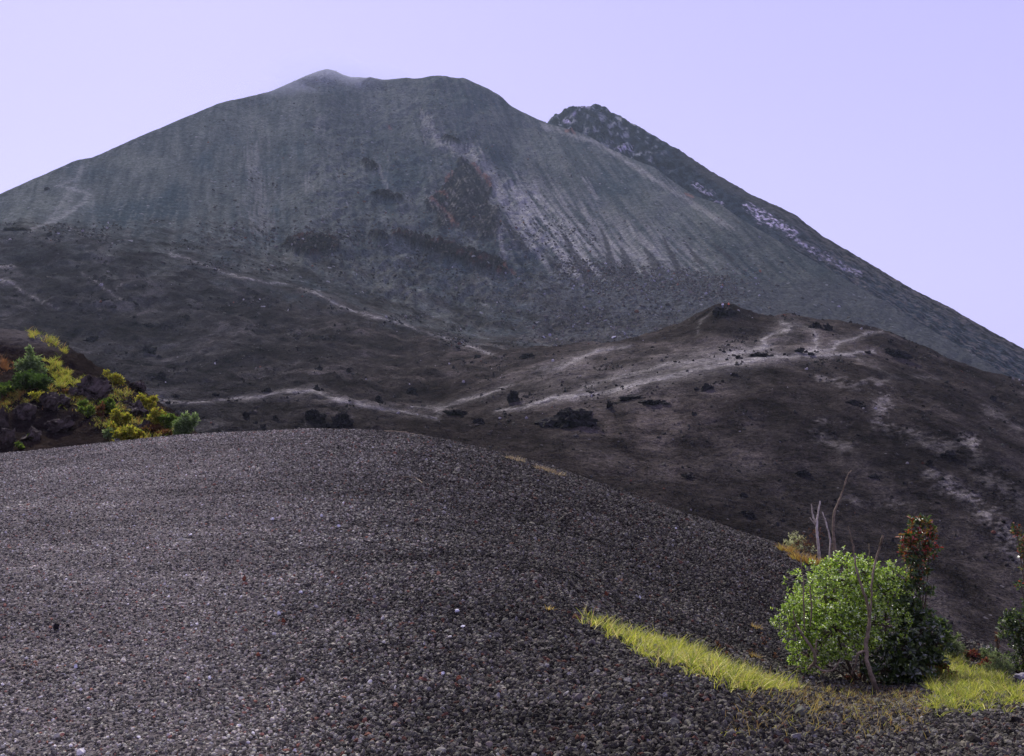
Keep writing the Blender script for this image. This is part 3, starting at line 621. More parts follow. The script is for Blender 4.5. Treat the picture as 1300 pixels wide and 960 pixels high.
# outcrops of black lava on the field: px, py of the foot, width and height in px, label
OUT = [
 (726, 538, 72, 24, 'long craggy black lava outcrop just below the main dust trail, the largest of the plateau', 3),
 (652, 510, 22, 17, 'round black lava knob above the right trail, left of the large craggy outcrop', 1),
 (402, 536, 34, 18, 'black lava outcrop on the near ridge below the trail bend, left one of two', 2),
 (432, 542, 32, 20, 'black lava outcrop on the near ridge below the trail bend, right one of two', 2),
 (403, 496, 18, 9, 'small dark rock sitting on the upper edge of the trail bend', 1),
 (523, 501, 20, 12, 'black rock pair in the hollow above the place where two trails meet', 1),
 (483, 512, 20, 11, 'dark rock on the lower edge of the left trail', 1),
 (578, 527, 36, 7, 'low flat black rock shelf just right of the trail junction', 2),
 (608, 538, 20, 10, 'small black rock below the trail junction shelf', 1),
 (775, 519, 14, 13, 'upright two-toned rock between the large outcrop and the flat shelves', 1),
 (800, 507, 34, 7, 'flat black rock shelf above and right of the large craggy outcrop', 2),
 (828, 513, 34, 8, 'flat black rock shelf, lower and farther right beyond the large outcrop', 2),
 (896, 496, 24, 11, 'dark rounded boulder below the widest part of the dust trail', 1),
 (919, 398, 30, 14, 'black rock pile crowning the pointed knoll, two hikers on top', 2),
 (1036, 417, 18, 10, 'left one of two black rocks on the plateau skyline right of the knoll', 1),
 (1052, 420, 17, 13, 'taller black rock on the skyline of the plateau, right one of the pair', 1),
 (1016, 448, 20, 8, 'dark rock beside the crossing of the plateau trails', 1),
 (1030, 453, 13, 5, 'small dark rock at the lower edge of the plateau trail crossing', 1),
 (938, 456, 16, 6, 'small flat black rock at the left end of the plateau, on the trail edge', 1),
 (962, 452, 30, 6, 'long flat black rock in the middle of the plateau trail', 2),
 (1140, 453, 36, 12, 'sloping black lava outcrop at the right end of the plateau', 2),
 (1102, 449, 14, 4, 'thin dark rock just left of the outcrop at the right end of the plateau', 1),
 (1085, 514, 26, 7, 'low black rock cluster on the open right-hand slope', 2),
 (1260, 509, 15, 8, 'single dark boulder near the right edge below the great ridge', 1),
 (945, 632, 13, 9, 'small black boulder on the lower slope, upper one of two above the mound', 1),
 (953, 657, 20, 8, 'small black boulder on the lower slope, lower one of two above the mound', 1),
 (872, 607, 24, 6, 'low dark rocks on the slope above the mound crest', 1),
 (1110, 607, 19, 7, 'low black rock above the tall bare branch', 1),
 (1020, 604, 26, 9, 'slanting black rock on the slope left of the tall bare branch', 2),
 (1205, 580, 24, 9, 'black rock under the palest dust patch of the right-hand slope', 1),
 (1181, 592, 14, 9, 'slanting black rock left of and below the palest dust patch', 1),
 (670, 455, 26, 8, 'dark rock group at the foot of the cone behind the hollow', 2),
 (340, 498, 18, 7, 'dark rock on the upper edge of the far left trail', 1),
 (222, 504, 14, 6, 'small dark rock where the far left trail leaves the bank', 1),
 (275, 502, 16, 5, 'flat dark rock above the far left trail', 1),
 (313, 530, 14, 8, 'small dark rock below the far left trail, left one of the three', 1),
 (335, 545, 16, 9, 'small dark rock below the far left trail, lowest of the three', 1),
 (350, 534, 14, 8, 'small dark rock below the far left trail, right one of the three', 1),
 (80, 438, 20, 9, 'black boulder group just behind the grassy top of the bank', 1),
 (118, 434, 22, 9, 'grey-speckled rock cluster on the left field behind the bank', 2),
 (190, 443, 24, 11, 'pale-flecked rock cluster in the middle of the left field', 2),
 (203, 455, 14, 6, 'slab lying just below the pale-flecked cluster of the left field', 1),
 (204, 481, 15, 8, 'dark rock on the left field above the trail', 1),
 (237, 404, 14, 6, 'small dark rock high on the left field', 1),
 (189, 415, 26, 6, 'long thin dark rock high on the left field', 1),
 (404, 470, 14, 8, 'small dark rock above the trail bend', 1),
 (443, 472, 12, 6, 'small dark rock in the hollow right of the trail bend', 1),
 (607, 449, 14, 6, 'small dark rock near the end of the upper trail', 1),
 (932, 478, 12, 5, 'small block under the wide trail, right of the rounded boulder', 1),
 (1130, 437, 10, 4, 'small dark rock on the shoulder behind the right end of the plateau', 1),
 (882, 527, 12, 6, 'small slanting block on the slope below the rounded boulder', 1),
 (22, 292, 34, 5, 'thin line of dark rocks at the far left edge of the cone foot', 1),
 (62, 300, 14, 5, 'small dark rocks on the cone foot beside the pale hillside path', 1),
 (60, 241, 12, 4, 'dark rock high on the left shoulder of the cone', 1),
]
def outcrop(i, px, py, w, h_, label, k):
    r0, r1 = (rBEND + 10, rM3 + 1) if py > 380 and not (px < 600 and py < 440) and not (py < 430 and px > 1140) else (rBEND + 10, rCC)
    if px == 1130: r1 = rCC
    p = at(px, py, r0, r1); Y = p.y; s = Y / F
    rd = random.Random(900 + i); bm = None
    n = 1 if w < 13 else (3 if k == 1 else (5 if k == 2 else 11))
    parts = []
    for q in range(n):
        if q == 0: fx, ww, dd_, hh = 0, w * s * .82, w * s * .5, h_ * s * 1.5
        else: fx = rd.uniform(-.55, .55); ww = w * s * rd.uniform(.15, .4); dd_ = ww; hh = h_ * s * rd.uniform(.4, .9)
        x = p.x + fx * w * s; y = p.y + (0 if q == 0 else rd.uniform(-.35, .6) * w * s * .5)
        z = ground_z(x, y)
        o = rock('lava_outcrop', (x, y, z), (ww, dd_, hh), i * 37 + q, M_lava, .40, (5 if w > 26 else 4) if q == 0 else 3, sink=.38, rot=(rd.uniform(-.2, .2) if q == 0 else rd.random() * 3), freq=1.5)
        parts.append(o)
    # one outcrop is one mesh
    bm = bmesh.new()
    for o in parts:
        b2 = bmesh.new(); b2.from_mesh(o.data); b2.transform(Matrix.Translation(o.location - p) @ Matrix.Rotation(o.rotation_euler.z, 4, 'Z'))
        tmp = bpy.data.meshes.new('t'); b2.to_mesh(tmp); b2.free(); bm.from_mesh(tmp); bpy.data.meshes.remove(tmp)
        md = o.data; bpy.data.objects.remove(o); bpy.data.meshes.remove(md)
    me = bpy.data.meshes.new('lava_outcrop'); bm.to_mesh(me); bm.free(); me.materials.append(M_lava)
    o = bpy.data.objects.new('lava_outcrop', me); COL.objects.link(o); o.location = p
    return tag(o, label, 'rock', 'black rocks standing out of the ash field')
for i, (px, py, w, h_, lab, k) in enumerate(OUT): outcrop(i, px, py, w * (.85 if w < 30 else 1.05), h_ * .85, lab, k)

# rocks of the left bank
BROCK = [
 (112, 508, 42, 34, 'large squared dark rock face in the middle of the left bank', 1.0, 0),
 (172, 497, 26, 17, 'dark overhanging rock at the right shoulder of the left bank', 1.0, 0),
 (170, 530, 40, 22, 'dark rock mass above the yellow shrubs at the toe of the bank', 1.0, 0),
 (158, 517, 26, 9, 'pale grey slab resting on dark rocks in the bank', 1.0, 1),
 (30, 530, 34, 26, 'rounded brown boulder at the left end of the bank', 1.0, 0),
 (60, 522, 30, 24, 'brown boulder under the dark green shrub', 1.0, 0),
 (78, 518, 22, 12, 'grey flat-topped rock in the bank left of the squared face', 1.0, 0),
 (92, 505, 18, 14, 'small blocky rock beside the squared face', 1.0, 0),
 (75, 550, 36, 20, 'low brown rock at the foot of the bank', 1.0, 0),
 (8, 566, 30, 22, 'dark boulder at the bottom left corner of the bank', 1.0, 0),
 (185, 548, 24, 16, 'tilted grey slab among the shrubs at the toe of the bank', 1.0, 0),
 (185, 560, 16, 4, 'flat pale stone lying at the very toe of the bank', 1.0, 1),
 (40, 560, 26, 16, 'brown rock low in the shadow of the bank', 1.0, 0),
 (135, 498, 20, 12, 'dark rock on the bank just left of the yellow tuft', 1.0, 0),
 (3, 545, 14, 30, 'grey upright rock cut by the left edge of the picture', 1.0, 0),
 (150, 562, 12, 6, 'small pale stone at the foot of the bank below the green shrub', 1.0, 1),
]
for i, (px, py, w, h_, lab, _, pl) in enumerate(BROCK):
    p = at(px, py, rMND, r[K_BTOP] + 1); s = p.y / F
    rock('bank_rock', (p.x, p.y + w * s * .2, p.z), (w * s * 1.0, w * s * .9, h_ * s * 1.2), 300 + i, M_pale if pl == 1 and w < 20 else M_lavab, .42, 5, lab, 'rock', 'rocks in the left bank', sink=.22, ncut=14, freq=1.5)

# pebbles that stand out on the mound
PEB = [(72, 799, 8, 6, 'd', 'single black cinder on the pale ash at the lower left'), (86, 798, 4, 3, 'd', 'tiny black cinder right beside the larger black one'),
 (346, 660, 5, 3, 'p', 'white pebble on the mound near its middle'), (858, 672, 3, 2, 'p', 'white pebble high on the dark right slope'),
 (563, 857, 6, 5, 'p', 'white pebble at the bottom of the picture'), (96, 848, 5, 4, 'p', 'white pebble on the pale ash at the bottom left'),
 (354, 782, 5, 4, 'p', 'pale pebble in the lower middle left'), (382, 755, 5, 3, 'p', 'pale pebble right of the lower middle left one'),
 (408, 657, 5, 3, 'p', 'white pebble right of the middle of the mound'), (431, 669, 5, 3, 'p', 'white flake below and right of the mid mound pebbles'),
 (310, 737, 5, 5, 'r', 'rust-red cinder in the lower middle left'), (361, 789, 6, 5, 'r', 'rust-red cinder beside a pale pebble'),
 (328, 836, 6, 4, 'r', 'orange cinder near the bottom left'), (771, 757, 5, 6, 'r', 'orange-red cinder on the dark slope above the grass strip'),
 (583, 864, 7, 6, 'r', 'rust-red cinder at the bottom beside a white pebble'), (385, 866, 7, 5, 'r', 'rust-red cinder at the bottom edge'),
 (581, 778, 7, 3, 'p', 'pale flat chip in the lower middle'), (589, 797, 6, 3, 'p', 'pale flat chip just below the other one'),
 (812, 760, 4, 3, 'p', 'pale chip on the slope above the grass strip'), (267, 865, 5, 4, 'p', 'pale pebble at the bottom between the two rust-red ones')]
M_rust = rock_mat('rust cinder', (.10, .03, .015), (.24, .09, .05), 30)
M_white = rock_mat('white pebble', (.40, .40, .42), (.75, .74, .76), 30)
M_black = rock_mat('black cinder', (.008, .008, .008), (.025, .022, .024), 30)
for i, (px, py, w, h_, k, lab) in enumerate(PEB):
    p = at(px, py + h_ / 2, 0, rMND); s = p.y / F
    rock('pebble', (p.x, p.y, p.z + .006), (w * s, w * s, h_ * s * 1.4), 500 + i, {'d': M_black, 'p': M_white, 'r': M_rust}[k], .25, 3, lab, 'pebble', sink=.1)
p = at(1300, 866, 0, rMND); rock('stone', (p.x, p.y, p.z), (.17, .13, .11), 777, M_pale, .2, 4, 'pale grey stone half buried at the lower right corner', 'stone')

# ------------------------------------------------------------------ plants
def leaf_mat(name, gloss=.35, trans=.35, spec=.5):
    m_, t, b = nodes(name); lk = t.links.new
    a = N(t, 'ShaderNodeAttribute', attribute_name='tint')
    b.inputs['Roughness'].default_value = gloss; b.inputs['Specular IOR Level'].default_value = spec
    lk(a.outputs['Color'], b.inputs['Base Color'])
    tr = N(t, 'ShaderNodeBsdfTranslucent'); sc = N(t, 'ShaderNodeVectorMath', operation='MULTIPLY'); sc.inputs[1].default_value = (1.3, 1.4, .85)
    lk(a.outputs['Color'], sc.inputs[0]); lk(sc.outputs[0], tr.inputs['Color'])
    mx_ = N(t, 'ShaderNodeMixShader'); mx_.inputs[0].default_value = trans; lk(b.outputs[0], mx_.inputs[1]); lk(tr.outputs[0], mx_.inputs[2])
    lk(mx_.outputs[0], t.nodes['Material Output'].inputs['Surface']); return m_
M_leaf = leaf_mat('glossy leaves', .34, .32, 1.0); M_soft = leaf_mat('soft leaves', .6, .4, .3); M_grass = leaf_mat('grass blades', .55, .5, .3)
def bark(name, c1, c2):
    m_ = rock_mat(name, c1, c2, 12); return m_
M_bark = bark('brown bark', (.06, .045, .03), (.17, .13, .09)); M_grey = bark('bleached wood', (.34, .29, .22), (.72, .65, .54)); M_dead = bark('dry wood', (.11, .085, .055), (.34, .27, .18))
def nrm(a): return a / (np.linalg.norm(a, axis=-1, keepdims=True) + 1e-9)
def leaves(name, pos, dirs, ups, ln, wd, tint, mat, parent=None, fold=.25, curl=.2):
    """oval folded leaves: 6 corners each"""
    n = len(pos); dirs = nrm(dirs); side = nrm(np.cross(dirs, ups)); up = np.cross(side, dirs)
    ln = ln[:, None]; wd = wd[:, None]
    b0 = pos; tip = pos + dirs * ln - up * ln * curl
    l1 = pos + dirs * ln * .35 - side * wd * .5 + up * wd * fold; l2 = pos + dirs * ln * .75 - side * wd * .38 + up * (wd * fold - ln * curl * .5)
    r1 = pos + dirs * ln * .35 + side * wd * .5 + up * wd * fold; r2 = pos + dirs * ln * .75 + side * wd * .38 + up * (wd * fold - ln * curl * .5)
    V_ = np.stack([b0, l1, l2, tip, r2, r1], 1).reshape(-1, 3)
    k = np.arange(n)[:, None] * 6
    f = np.concatenate([k + np.array([0, 1, 2, 3]), k + np.array([0, 3, 4, 5])])
    return mesh_np(name, V_, f, mat, parent, smooth=False, tint=np.repeat(tint, 6, 0))
def blades(name, pos, dirs, ln, wd, tint, mat, parent=None, droop=.5):
    n = len(pos); up = np.array((0, 0, 1.0)); dirs = nrm(dirs); hz = dirs.copy(); hz[:, 2] = 0; hz = nrm(hz + rng.normal(0, .05, hz.shape) * np.array((1, 1, 0)))
    side = nrm(np.cross(dirs, rng.normal(0, 1, (n, 3)))) * wd[:, None] * .5; ln = ln[:, None]; dr = (droop * rng.random(n))[:, None]
    p1 = pos + dirs * ln * .45; p2 = p1 + nrm(dirs + hz * dr - up * dr * .4) * ln * .35; p3 = p2 + nrm(dirs + hz * dr * 2 - up * dr * 1.2) * ln * .3
    V_ = np.stack([pos - side, pos + side, p1 - side * .9, p1 + side * .9, p2 - side * .6, p2 + side * .6, p3 - side * .08, p3 + side * .08], 1).reshape(-1, 3)
    k = np.arange(n)[:, None] * 8; f = np.concatenate([k + np.array([0, 1, 3, 2]), k + np.array([2, 3, 5, 4]), k + np.array([4, 5, 7, 6])])
    t8 = np.repeat(tint, 8, 0).reshape(n, 8, 3); t8[:, :2] *= .75; t8[:, 6:] *= 1.1
    return mesh_np(name, V_, f, mat, parent, smooth=False, tint=t8.reshape(-1, 3))
def tubes(name, lines, mat, parent=None, sides=7):
    VV, FF, base = [], [], 0
    for pts in lines:
        pts = [(Vector(p[:3]), p[3]) for p in pts]; n = len(pts)
        for i, (c, rad) in enumerate(pts):
            d_ = (pts[min(i + 1, n - 1)][0] - pts[max(i - 1, 0)][0]).normalized()
            a = d_.cross(Vector((.3, 1, .2))).normalized(); b_ = d_.cross(a)
            for k in range(sides):
                t = 2 * math.pi * k / sides; VV.append(c + (a * math.cos(t) + b_ * math.sin(t)) * rad)
        for i in range(n - 1):
            for k in range(sides):
                FF.append((base + i * sides + k, base + i * sides + (k + 1) % sides, base + (i + 1) * sides + (k + 1) % sides, base + (i + 1) * sides + k))
        base += n * sides
    return mesh_np(name, np.array([tuple(v) for v in VV]), np.array(FF), mat, parent)
def smooth_line(pts, m_=5, jit=.0, seed=0):
    """Catmull-Rom through (x,y,z,r) points with a little crookedness"""
    rd = random.Random(seed); out = []; P_ = [np.array(p, float) for p in pts]; P_ = [2 * P_[0] - P_[1]] + P_ + [2 * P_[-1] - P_[-2]]
    for i in range(1, len(P_) - 2):
        for k in range(m_):
            t = k / m_; a, b_, c, d_ = P_[i - 1:i + 3]
            q = .5 * ((2 * b_) + (-a + c) * t + (2 * a - 5 * b_ + 4 * c - d_) * t * t + (-a + 3 * b_ - 3 * c + d_) * t ** 3)
            q[:3] += np.array([rd.gauss(0, jit) for _ in range(3)]); q[3] = max(q[3], .0008) * rd.uniform(.9, 1.12); out.append(tuple(q))
    out.append(tuple(P_[-2])); return out
def pal(n, cols_, w, var=.18):
    w = np.array(w, float); w /= w.sum(); k = rng.choice(len(cols_), n, p=w)
    return np.clip(np.array(cols_)[k] * (1 + rng.normal(0, var, (n, 1))), .004, .95)
def local(o, *objs):
    """keep children's coordinates relative to the thing's foot"""
    for c in objs: c.data.transform(Matrix.Translation(-o.location))
def shrub(name, label, foot, lobes, nros, per, ln, wd, colf, mat, cat='shrub', group=None, stem=M_bark, srad=.012, twig=.35, up=.55, rosr=1.0, shell=.45):
    """lobes: (centre xyz, rx, ry, rz); rosettes of leaves through the outer part of each lobe"""
    t = tag(empty(name, foot), label, cat, group)
    wts = np.array([l[1] * l[3] for l in lobes]); wts = wts / wts.sum(); L_, D_, U_, Ls, Ws, T_ = [], [], [], [], [], []
    which = rng.choice(len(lobes), nros, p=wts)
    d_ = nrm(rng.normal(0, 1, (nros, 3))); rad = shell + (1.02 - shell) * rng.random(nros) ** .45
    lump = 1 + .30 * np.array([mnoise.noise(Vector(v) * 2.3 + Vector((k * 9, 0, 0))) for v, k in zip(d_, which)])
    cen = np.array([l[0] for l in lobes])[which]; rr = np.array([l[1:4] for l in lobes])[which]
    pc = cen + d_ * rr * (rad * lump)[:, None]
    ax = nrm(d_ * .8 + np.array((0, 0, up)) + rng.normal(0, .25, (nros, 3)))
    for q in range(per):
        ang = 2 * math.pi * (q * .382 + rng.random(nros)); a = nrm(np.cross(ax, np.array((.2, .3, .9)))); b_ = np.cross(ax, a)
        out = a * np.cos(ang)[:, None] + b_ * np.sin(ang)[:, None]; open_ = .35 + .75 * (q / per)
        D_.append(nrm(ax * (1.1 - open_) + out * open_ * rosr + rng.normal(0, .12, (nros, 3)))); L_.append(pc - ax * (ln * .25 * q / per)[..., None] if np.ndim(ln) else pc - ax * ln * .8 * q / per)
        U_.append(ax + .01); Ls.append(ln * (.7 + .5 * rng.random(nros))); Ws.append(wd * (.75 + .45 * rng.random(nros))); T_.append(colf(nros, pc, rad, q / per))
    lf_ = leaves('foliage', np.concatenate(L_), np.concatenate(D_), np.concatenate(U_), np.concatenate(Ls), np.concatenate(Ws), np.concatenate(T_), mat, t)
    lines = []; ft = np.array(foot); rd = random.Random(len(label))
    for k, l in enumerate(lobes):
        c = np.array(l[0]); mid = ft * .5 + c * .5 + np.array([rd.gauss(0, .05) * l[1] / .3 for _ in range(3)]) * np.array((1, 1, .3))
        lines.append(smooth_line([(*(ft + np.array((rd.gauss(0, .02), rd.gauss(0, .02), -.03))), srad), (*mid, srad * .75), (*c, srad * .45)], 4, srad * .2, k))
        sel = np.where(which == k)[0][:int(22 * twig / .35)]
        for j in sel: lines.append([(*c, srad * .35), (*((c + pc[j]) / 2 + rng.normal(0, .01, 3)), srad * .25), (*pc[j], srad * .12)])
    sb = tubes('branches', lines, stem, t, 5); local(t, lf_, sb)
    return t
# -- big green bush at the right
fb = at(1092, 866, 0, rMND); Yb = fb.y; s = Yb / F
def lob(px, py, w, h_, dy=0, Y=None):
    Y = Y or Yb; c = unproj(px, py, Y + dy); return (tuple(c), w * Y / F, w * Y / F * .9, h_ * Y / F)
gb = lambda n, pc, rad, q: pal(n, [(.26, .38, .035), (.38, .50, .06), (.07, .13, .015), (.50, .60, .16), (.75, .78, .60)], [4, 3, 3, 2, 1.4]) * (1.15 - .35 * q)  # palest tints imitate sun glints on the glossy leaves
shrub('round_bush', 'round glossy bright green bush at the lower right, broadest plant in the picture', tuple(fb),
      [lob(1046, 757, 50, 44, -.05), (lob(1078, 738, 44, 38, .05)), lob(1122, 752, 38, 36, .1), lob(1015, 790, 32, 36, 0), lob(1060, 798, 52, 40, -.15), lob(1112, 792, 42, 36, -.05), lob(1028, 832, 28, 20, .05), lob(1095, 722, 22, 18, .1), lob(1136, 735, 20, 22, .1), lob(1062, 775, 50, 50, .25)],
      3400, 7, .027, .0135, gb, M_leaf, srad=.011, twig=.6, up=.75, shell=.5)
# -- taller leathery shrub with red shoots
fr = at(1165, 868, 0, rMND); Yr = fr.y + .25; fr = Vector(((1165 - CX) / F * Yr, Yr, ground_z((1165 - CX) / F * Yr, Yr)))
def rs(n, pc, rad, q):
    t = pal(n, [(.06, .10, .025), (.09, .14, .035), (.035, .06, .018), (.14, .18, .05)], [4, 3, 3, 1])
    py = HY - F * pc[:, 2] / pc[:, 1]; pr = np.clip((750 - py) / 110, 0, .55) * (1 - .5 * q); k = rng.random(n) < pr
    t[k] = pal(int(k.sum()), [(.34, .08, .03), (.38, .05, .05), (.26, .17, .03), (.60, .30, .30)], [4, 2, 5, 1]); return t
lr = lambda *a: lob(*a[:5], Y=Yr) if len(a) > 4 else lob(*a, Y=Yr)
shrub('red_tipped_shrub', 'tall dark leathery shrub with red young shoots, right behind the round green bush', tuple(fr),
      [lr(1160, 702, 22, 18, 0), lr(1175, 692, 20, 20, 0), lr(1155, 680, 13, 14, 0), lr(1167, 664, 16, 11, 0), lr(1182, 674, 11, 11, 0), lr(1165, 727, 18, 13, 0), lr(1158, 742, 17, 9, 0), lr(1176, 748, 12, 9, 0), lr(1150, 768, 20, 16, 0), lr(1170, 778, 18, 12, 0)], 330, 7, .044, .022, rs, M_leaf, srad=.008, up=.8, shell=.0, twig=1)
dk = lambda n, pc, rad, q: pal(n, [(.05, .08, .025), (.09, .13, .03), (.03, .05, .015), (.16, .20, .06), (.40, .42, .34)], [4, 3, 3, 1, .7])  # pale grey tint paints in reflections off the shiny leaves
shrub('leathery_bush', 'low dark bush of large shiny leaves between the round bush and the grassy edge', (fr.x, fr.y - .12, ground_z(fr.x, fr.y - .12)),
      [lob(1168, 802, 30, 24, -.1, Yr), lob(1190, 818, 22, 20, -.1, Yr), lob(1145, 825, 26, 22, -.2, Yr), lob(1160, 850, 34, 22, -.25, Yr), lob(1196, 795, 14, 10, 0, Yr), lob(1205, 812, 12, 8, 0, Yr), lob(1120, 850, 26, 20, -.2, Yr), lob(1183, 845, 22, 20, -.1, Yr), lob(1150, 790, 16, 14, 0, Yr)], 400, 7, .055, .027, dk, M_leaf, srad=.012, up=.5, shell=.3)
# -- shrubs cut by the right edge
fe = at(1312, 862, 0, rMND)
lo_e = lambda px, py, w, h_, dy=0: lob(px, py, w, h_, dy, fe.y)
shrub('red_tipped_shrub', 'red-tipped leafy shoot hanging in at the right edge of the picture', tuple(fe),
      [lo_e(1298, 695, 9, 14), lo_e(1290, 672, 7, 10), lo_e(1308, 680, 12, 14), lo_e(1300, 718, 8, 8), lo_e(1296, 742, 10, 9), lo_e(1312, 738, 12, 12), lo_e(1322, 710, 16, 18)], 200, 7, .042, .021, rs, M_leaf, srad=.012, up=.8, shell=.2)
shrub('leathery_bush', 'dark shiny-leaved bush at the right edge below the hanging shoot', (fe.x - .03, fe.y - .05, ground_z(fe.x - .03, fe.y - .05)),
      [lo_e(1296, 800, 26, 26), lo_e(1302, 830, 22, 26), lo_e(1318, 790, 26, 36), lo_e(1284, 786, 14, 12), lo_e(1256, 832, 12, 12, .05)], 420, 7, .048, .023, dk, M_leaf, srad=.011, up=.5, shell=.25)
sg = lambda n, pc, rad, q: pal(n, [(.16, .20, .10), (.24, .28, .15), (.10, .14, .06), (.34, .36, .20)], [4, 3, 2, 1])
def low(name, label, px, py, w, h_, n, ln, wd, colf, rows=(0, None), cat='shrub', mat=None, up=.9, group=None, per=7, **kw):
    p = at(px, py, rows[0], rows[1] or rMND); s_ = p.y / F
    c = Vector((p.x, p.y, p.z + h_ * s_ * .5))
    rd = random.Random(label); W_, H_ = w * s_, h_ * s_
    LB = [((c.x, c.y, c.z - H_ * .12), W_ * .40, W_ * .36, H_ * .40)]
    for _ in range(8):
        fx = rd.uniform(-.5, .5); q_ = rd.uniform(.10, .24)
        LB.append(((c.x + fx * W_, c.y + rd.uniform(-.4, .4) * W_, c.z + rd.uniform(-.5, .38) * H_), q_ * W_, q_ * W_, q_ * H_ * rd.uniform(.8, 1.3)))
    return shrub(name, label, tuple(p), LB,
                 n, per, ln, wd, colf, mat or M_soft, cat, group, srad=.004 * max(1, p.y / 10), up=up, shell=.15, **kw)
low('sage_plant', 'small grey-green sage plant at the top end of the right grassy edge', 1213, 838, 24, 34, 190, .034, .006, sg)
low('sage_plant', 'pale grey-green sage plant with buds near the lower right corner', 1272, 862, 36, 40, 300, .034, .006, sg)
rdp = lambda n, pc, rad, q: pal(n, [(.24, .05, .05), (.16, .07, .04), (.10, .09, .03), (.32, .12, .10)], [4, 3, 2, 1])
low('red_leaved_plant', 'low dark red plant just right of the upper sage plant', 1234, 836, 22, 14, 90, .026, .014, rdp)
low('red_leaved_plant', 'low dark red plant between the two sage plants', 1252, 850, 20, 14, 80, .026, .014, rdp)
low('red_leaved_plant', 'red stemmed plant under the shiny-leaved bush at the bottom', 1196, 866, 44, 22, 190, .030, .017, lambda n, pc, rad, q: pal(n, [(.20, .22, .04), (.28, .20, .04), (.22, .06, .04), (.12, .16, .03)], [4, 3, 2, 2]))
low('brown_seed_stalk', 'thin brown seed stalk standing left of the right edge bush', 1267, 822, 8, 34, 50, .016, .010, lambda n, pc, rad, q: pal(n, [(.14, .06, .03), (.22, .10, .05)], [1, 1]), cat='dry plant', per=5)
low('red_twigs', 'small patch of dry red twigs under the round bush', 1082, 866, 22, 12, 40, .018, .008, rdp, cat='dry plant', per=5)
rust_g = lambda n, pc, rad, q: pal(n, [(.16, .05, .02), (.10, .04, .02), (.24, .09, .03)], [1, 1, 1])
for px, py, hh, lab in ((913, 826, 14, 'orange-brown dry sprig on the dark slope above the grass strip, left one of three'), (922, 836, 10, 'short brown dry sprig next to the left orange-brown sprig'), (971, 822, 16, 'orange-brown dry sprig on the dark slope left of the round bush'), (984, 838, 13, 'yellow-brown dry sprig at the foot of the round bush, left side')):
    low('dry_sprig', lab, px, py, 6, hh, 14, .02, .008, rust_g, cat='dry plant', per=4)

# -- grasses
def grass(name, label, cat, n, dens, rows, l0, l1, w_, cols_, wts, kind='stuff', lean=(.1, -.05), spread=.45, thing=None, droop=.6):
    pts, qx, qy, qi, qj = scatter(n, rows[0], rows[1], dens)
    d_ = np.stack([rng.normal(lean[0], spread, n), rng.normal(lean[1], spread, n), np.ones(n)], 1)
    cl = fbm(pts[:, 0] / .16, pts[:, 1] / .16, 3, 307); d_[:, :2] += .5 * np.stack([perlin(pts[:, 0] / .1, pts[:, 1] / .1, 309), perlin(pts[:, 0] / .1, pts[:, 1] / .1, 311)], 1)
    o = blades(name, pts - np.array((0, 0, .004)), d_, (l0 + (l1 - l0) * rng.random(n) ** 1.5) * np.clip(1 + 1.3 * cl, .35, 1.8), w_ * (.7 + .6 * rng.random(n)), pal(n, cols_, wts, .15), M_grass, droop=droop)
    return tag(o, label, cat, kind=kind)
GR = [(.32, .34, .05), (.44, .41, .09), (.16, .21, .03), (.62, .55, .30), (.44, .31, .16)]
G1 = [(735, 788), (752, 788), (790, 803), (815, 813), (845, 818), (870, 824), (900, 838), (930, 850), (950, 862), (985, 872), (1010, 878), (960, 884), (920, 878), (893, 866), (862, 854), (835, 843), (808, 830), (782, 814), (760, 804), (745, 795)]
inp = lambda poly, e=4: (lambda px, py, Y: (1 - sm(-e * 2, e, sdpoly(px, py, poly) + fbm(px / 11, py / 8, 3, 301) * 15)) * (.08 + sm(-.1, .35, fbm(px / 9, py / 6, 3, 303))))
grass('grass_strip', 'bright yellow-green grass strip along the edge of the near mound', 'grass', 11000, inp(G1), (0, rMND), .05, .13, .004, GR, [4, 4, 3, 2, 1])
G2 = [(1196, 812), (1215, 830), (1238, 848), (1262, 862), (1295, 880), (1320, 900), (1180, 910), (1178, 850), (1185, 825)]
grass('grass_slope', 'sunny green grass on the sloping edge at the lower right', 'grass', 12000, inp(G2), (0, rMND), .04, .11, .0036, GR, [5, 4, 3, 1, .5])
G3 = [(960, 872), (1000, 868), (1100, 872), (1180, 880), (1180, 940), (900, 940)]
grass('dry_grass', 'straw coloured dry grass along the bottom beneath the bushes', 'grass', 3000, inp(G3), (0, rMND), .03, .08, .0034, [(.35, .25, .10), (.22, .14, .06), (.30, .28, .07)], [3, 2, 2])
def tuft(name, label, px, py, w, h_, n, cols_, wts, rows, spread=.5, group=None, wd=None, cat='grass tuft', droop=.7):
    p = at(px, py, *rows); s_ = p.y / F; a = rng.random(n) * 6.28; q = np.sqrt(rng.random(n)) * w * s_ / 2
    x = p.x + np.cos(a) * q; y = p.y + np.sin(a) * q * .8; z = np.array([ground_z(i_, j_) for i_, j_ in zip(x, y)])
    d_ = np.stack([np.cos(a) * .35 * q / (w * s_ / 2) + rng.normal(0, spread * .5, n), np.sin(a) * .3 + rng.normal(0, spread * .5, n), np.ones(n)], 1)
    o = blades(name, np.stack([x, y, z], 1) - np.array(p), d_, h_ * s_ * (.5 + .7 * rng.random(n)), np.full(n, wd or .0035 * max(1, p.y / 9)), pal(n, cols_, wts, .18), M_grass, droop=droop)
    o.location = p; return tag(o, label, cat, group)
DRY = [(.42, .28, .10), (.30, .17, .06), (.50, .38, .18), (.20, .12, .05)]
tuft('dry_tuft', 'tiny straw coloured tuft just left of where the grass strip begins', 699, 777, 8, 9, 40, DRY, [3, 1, 3, 0.1], (0, rMND))
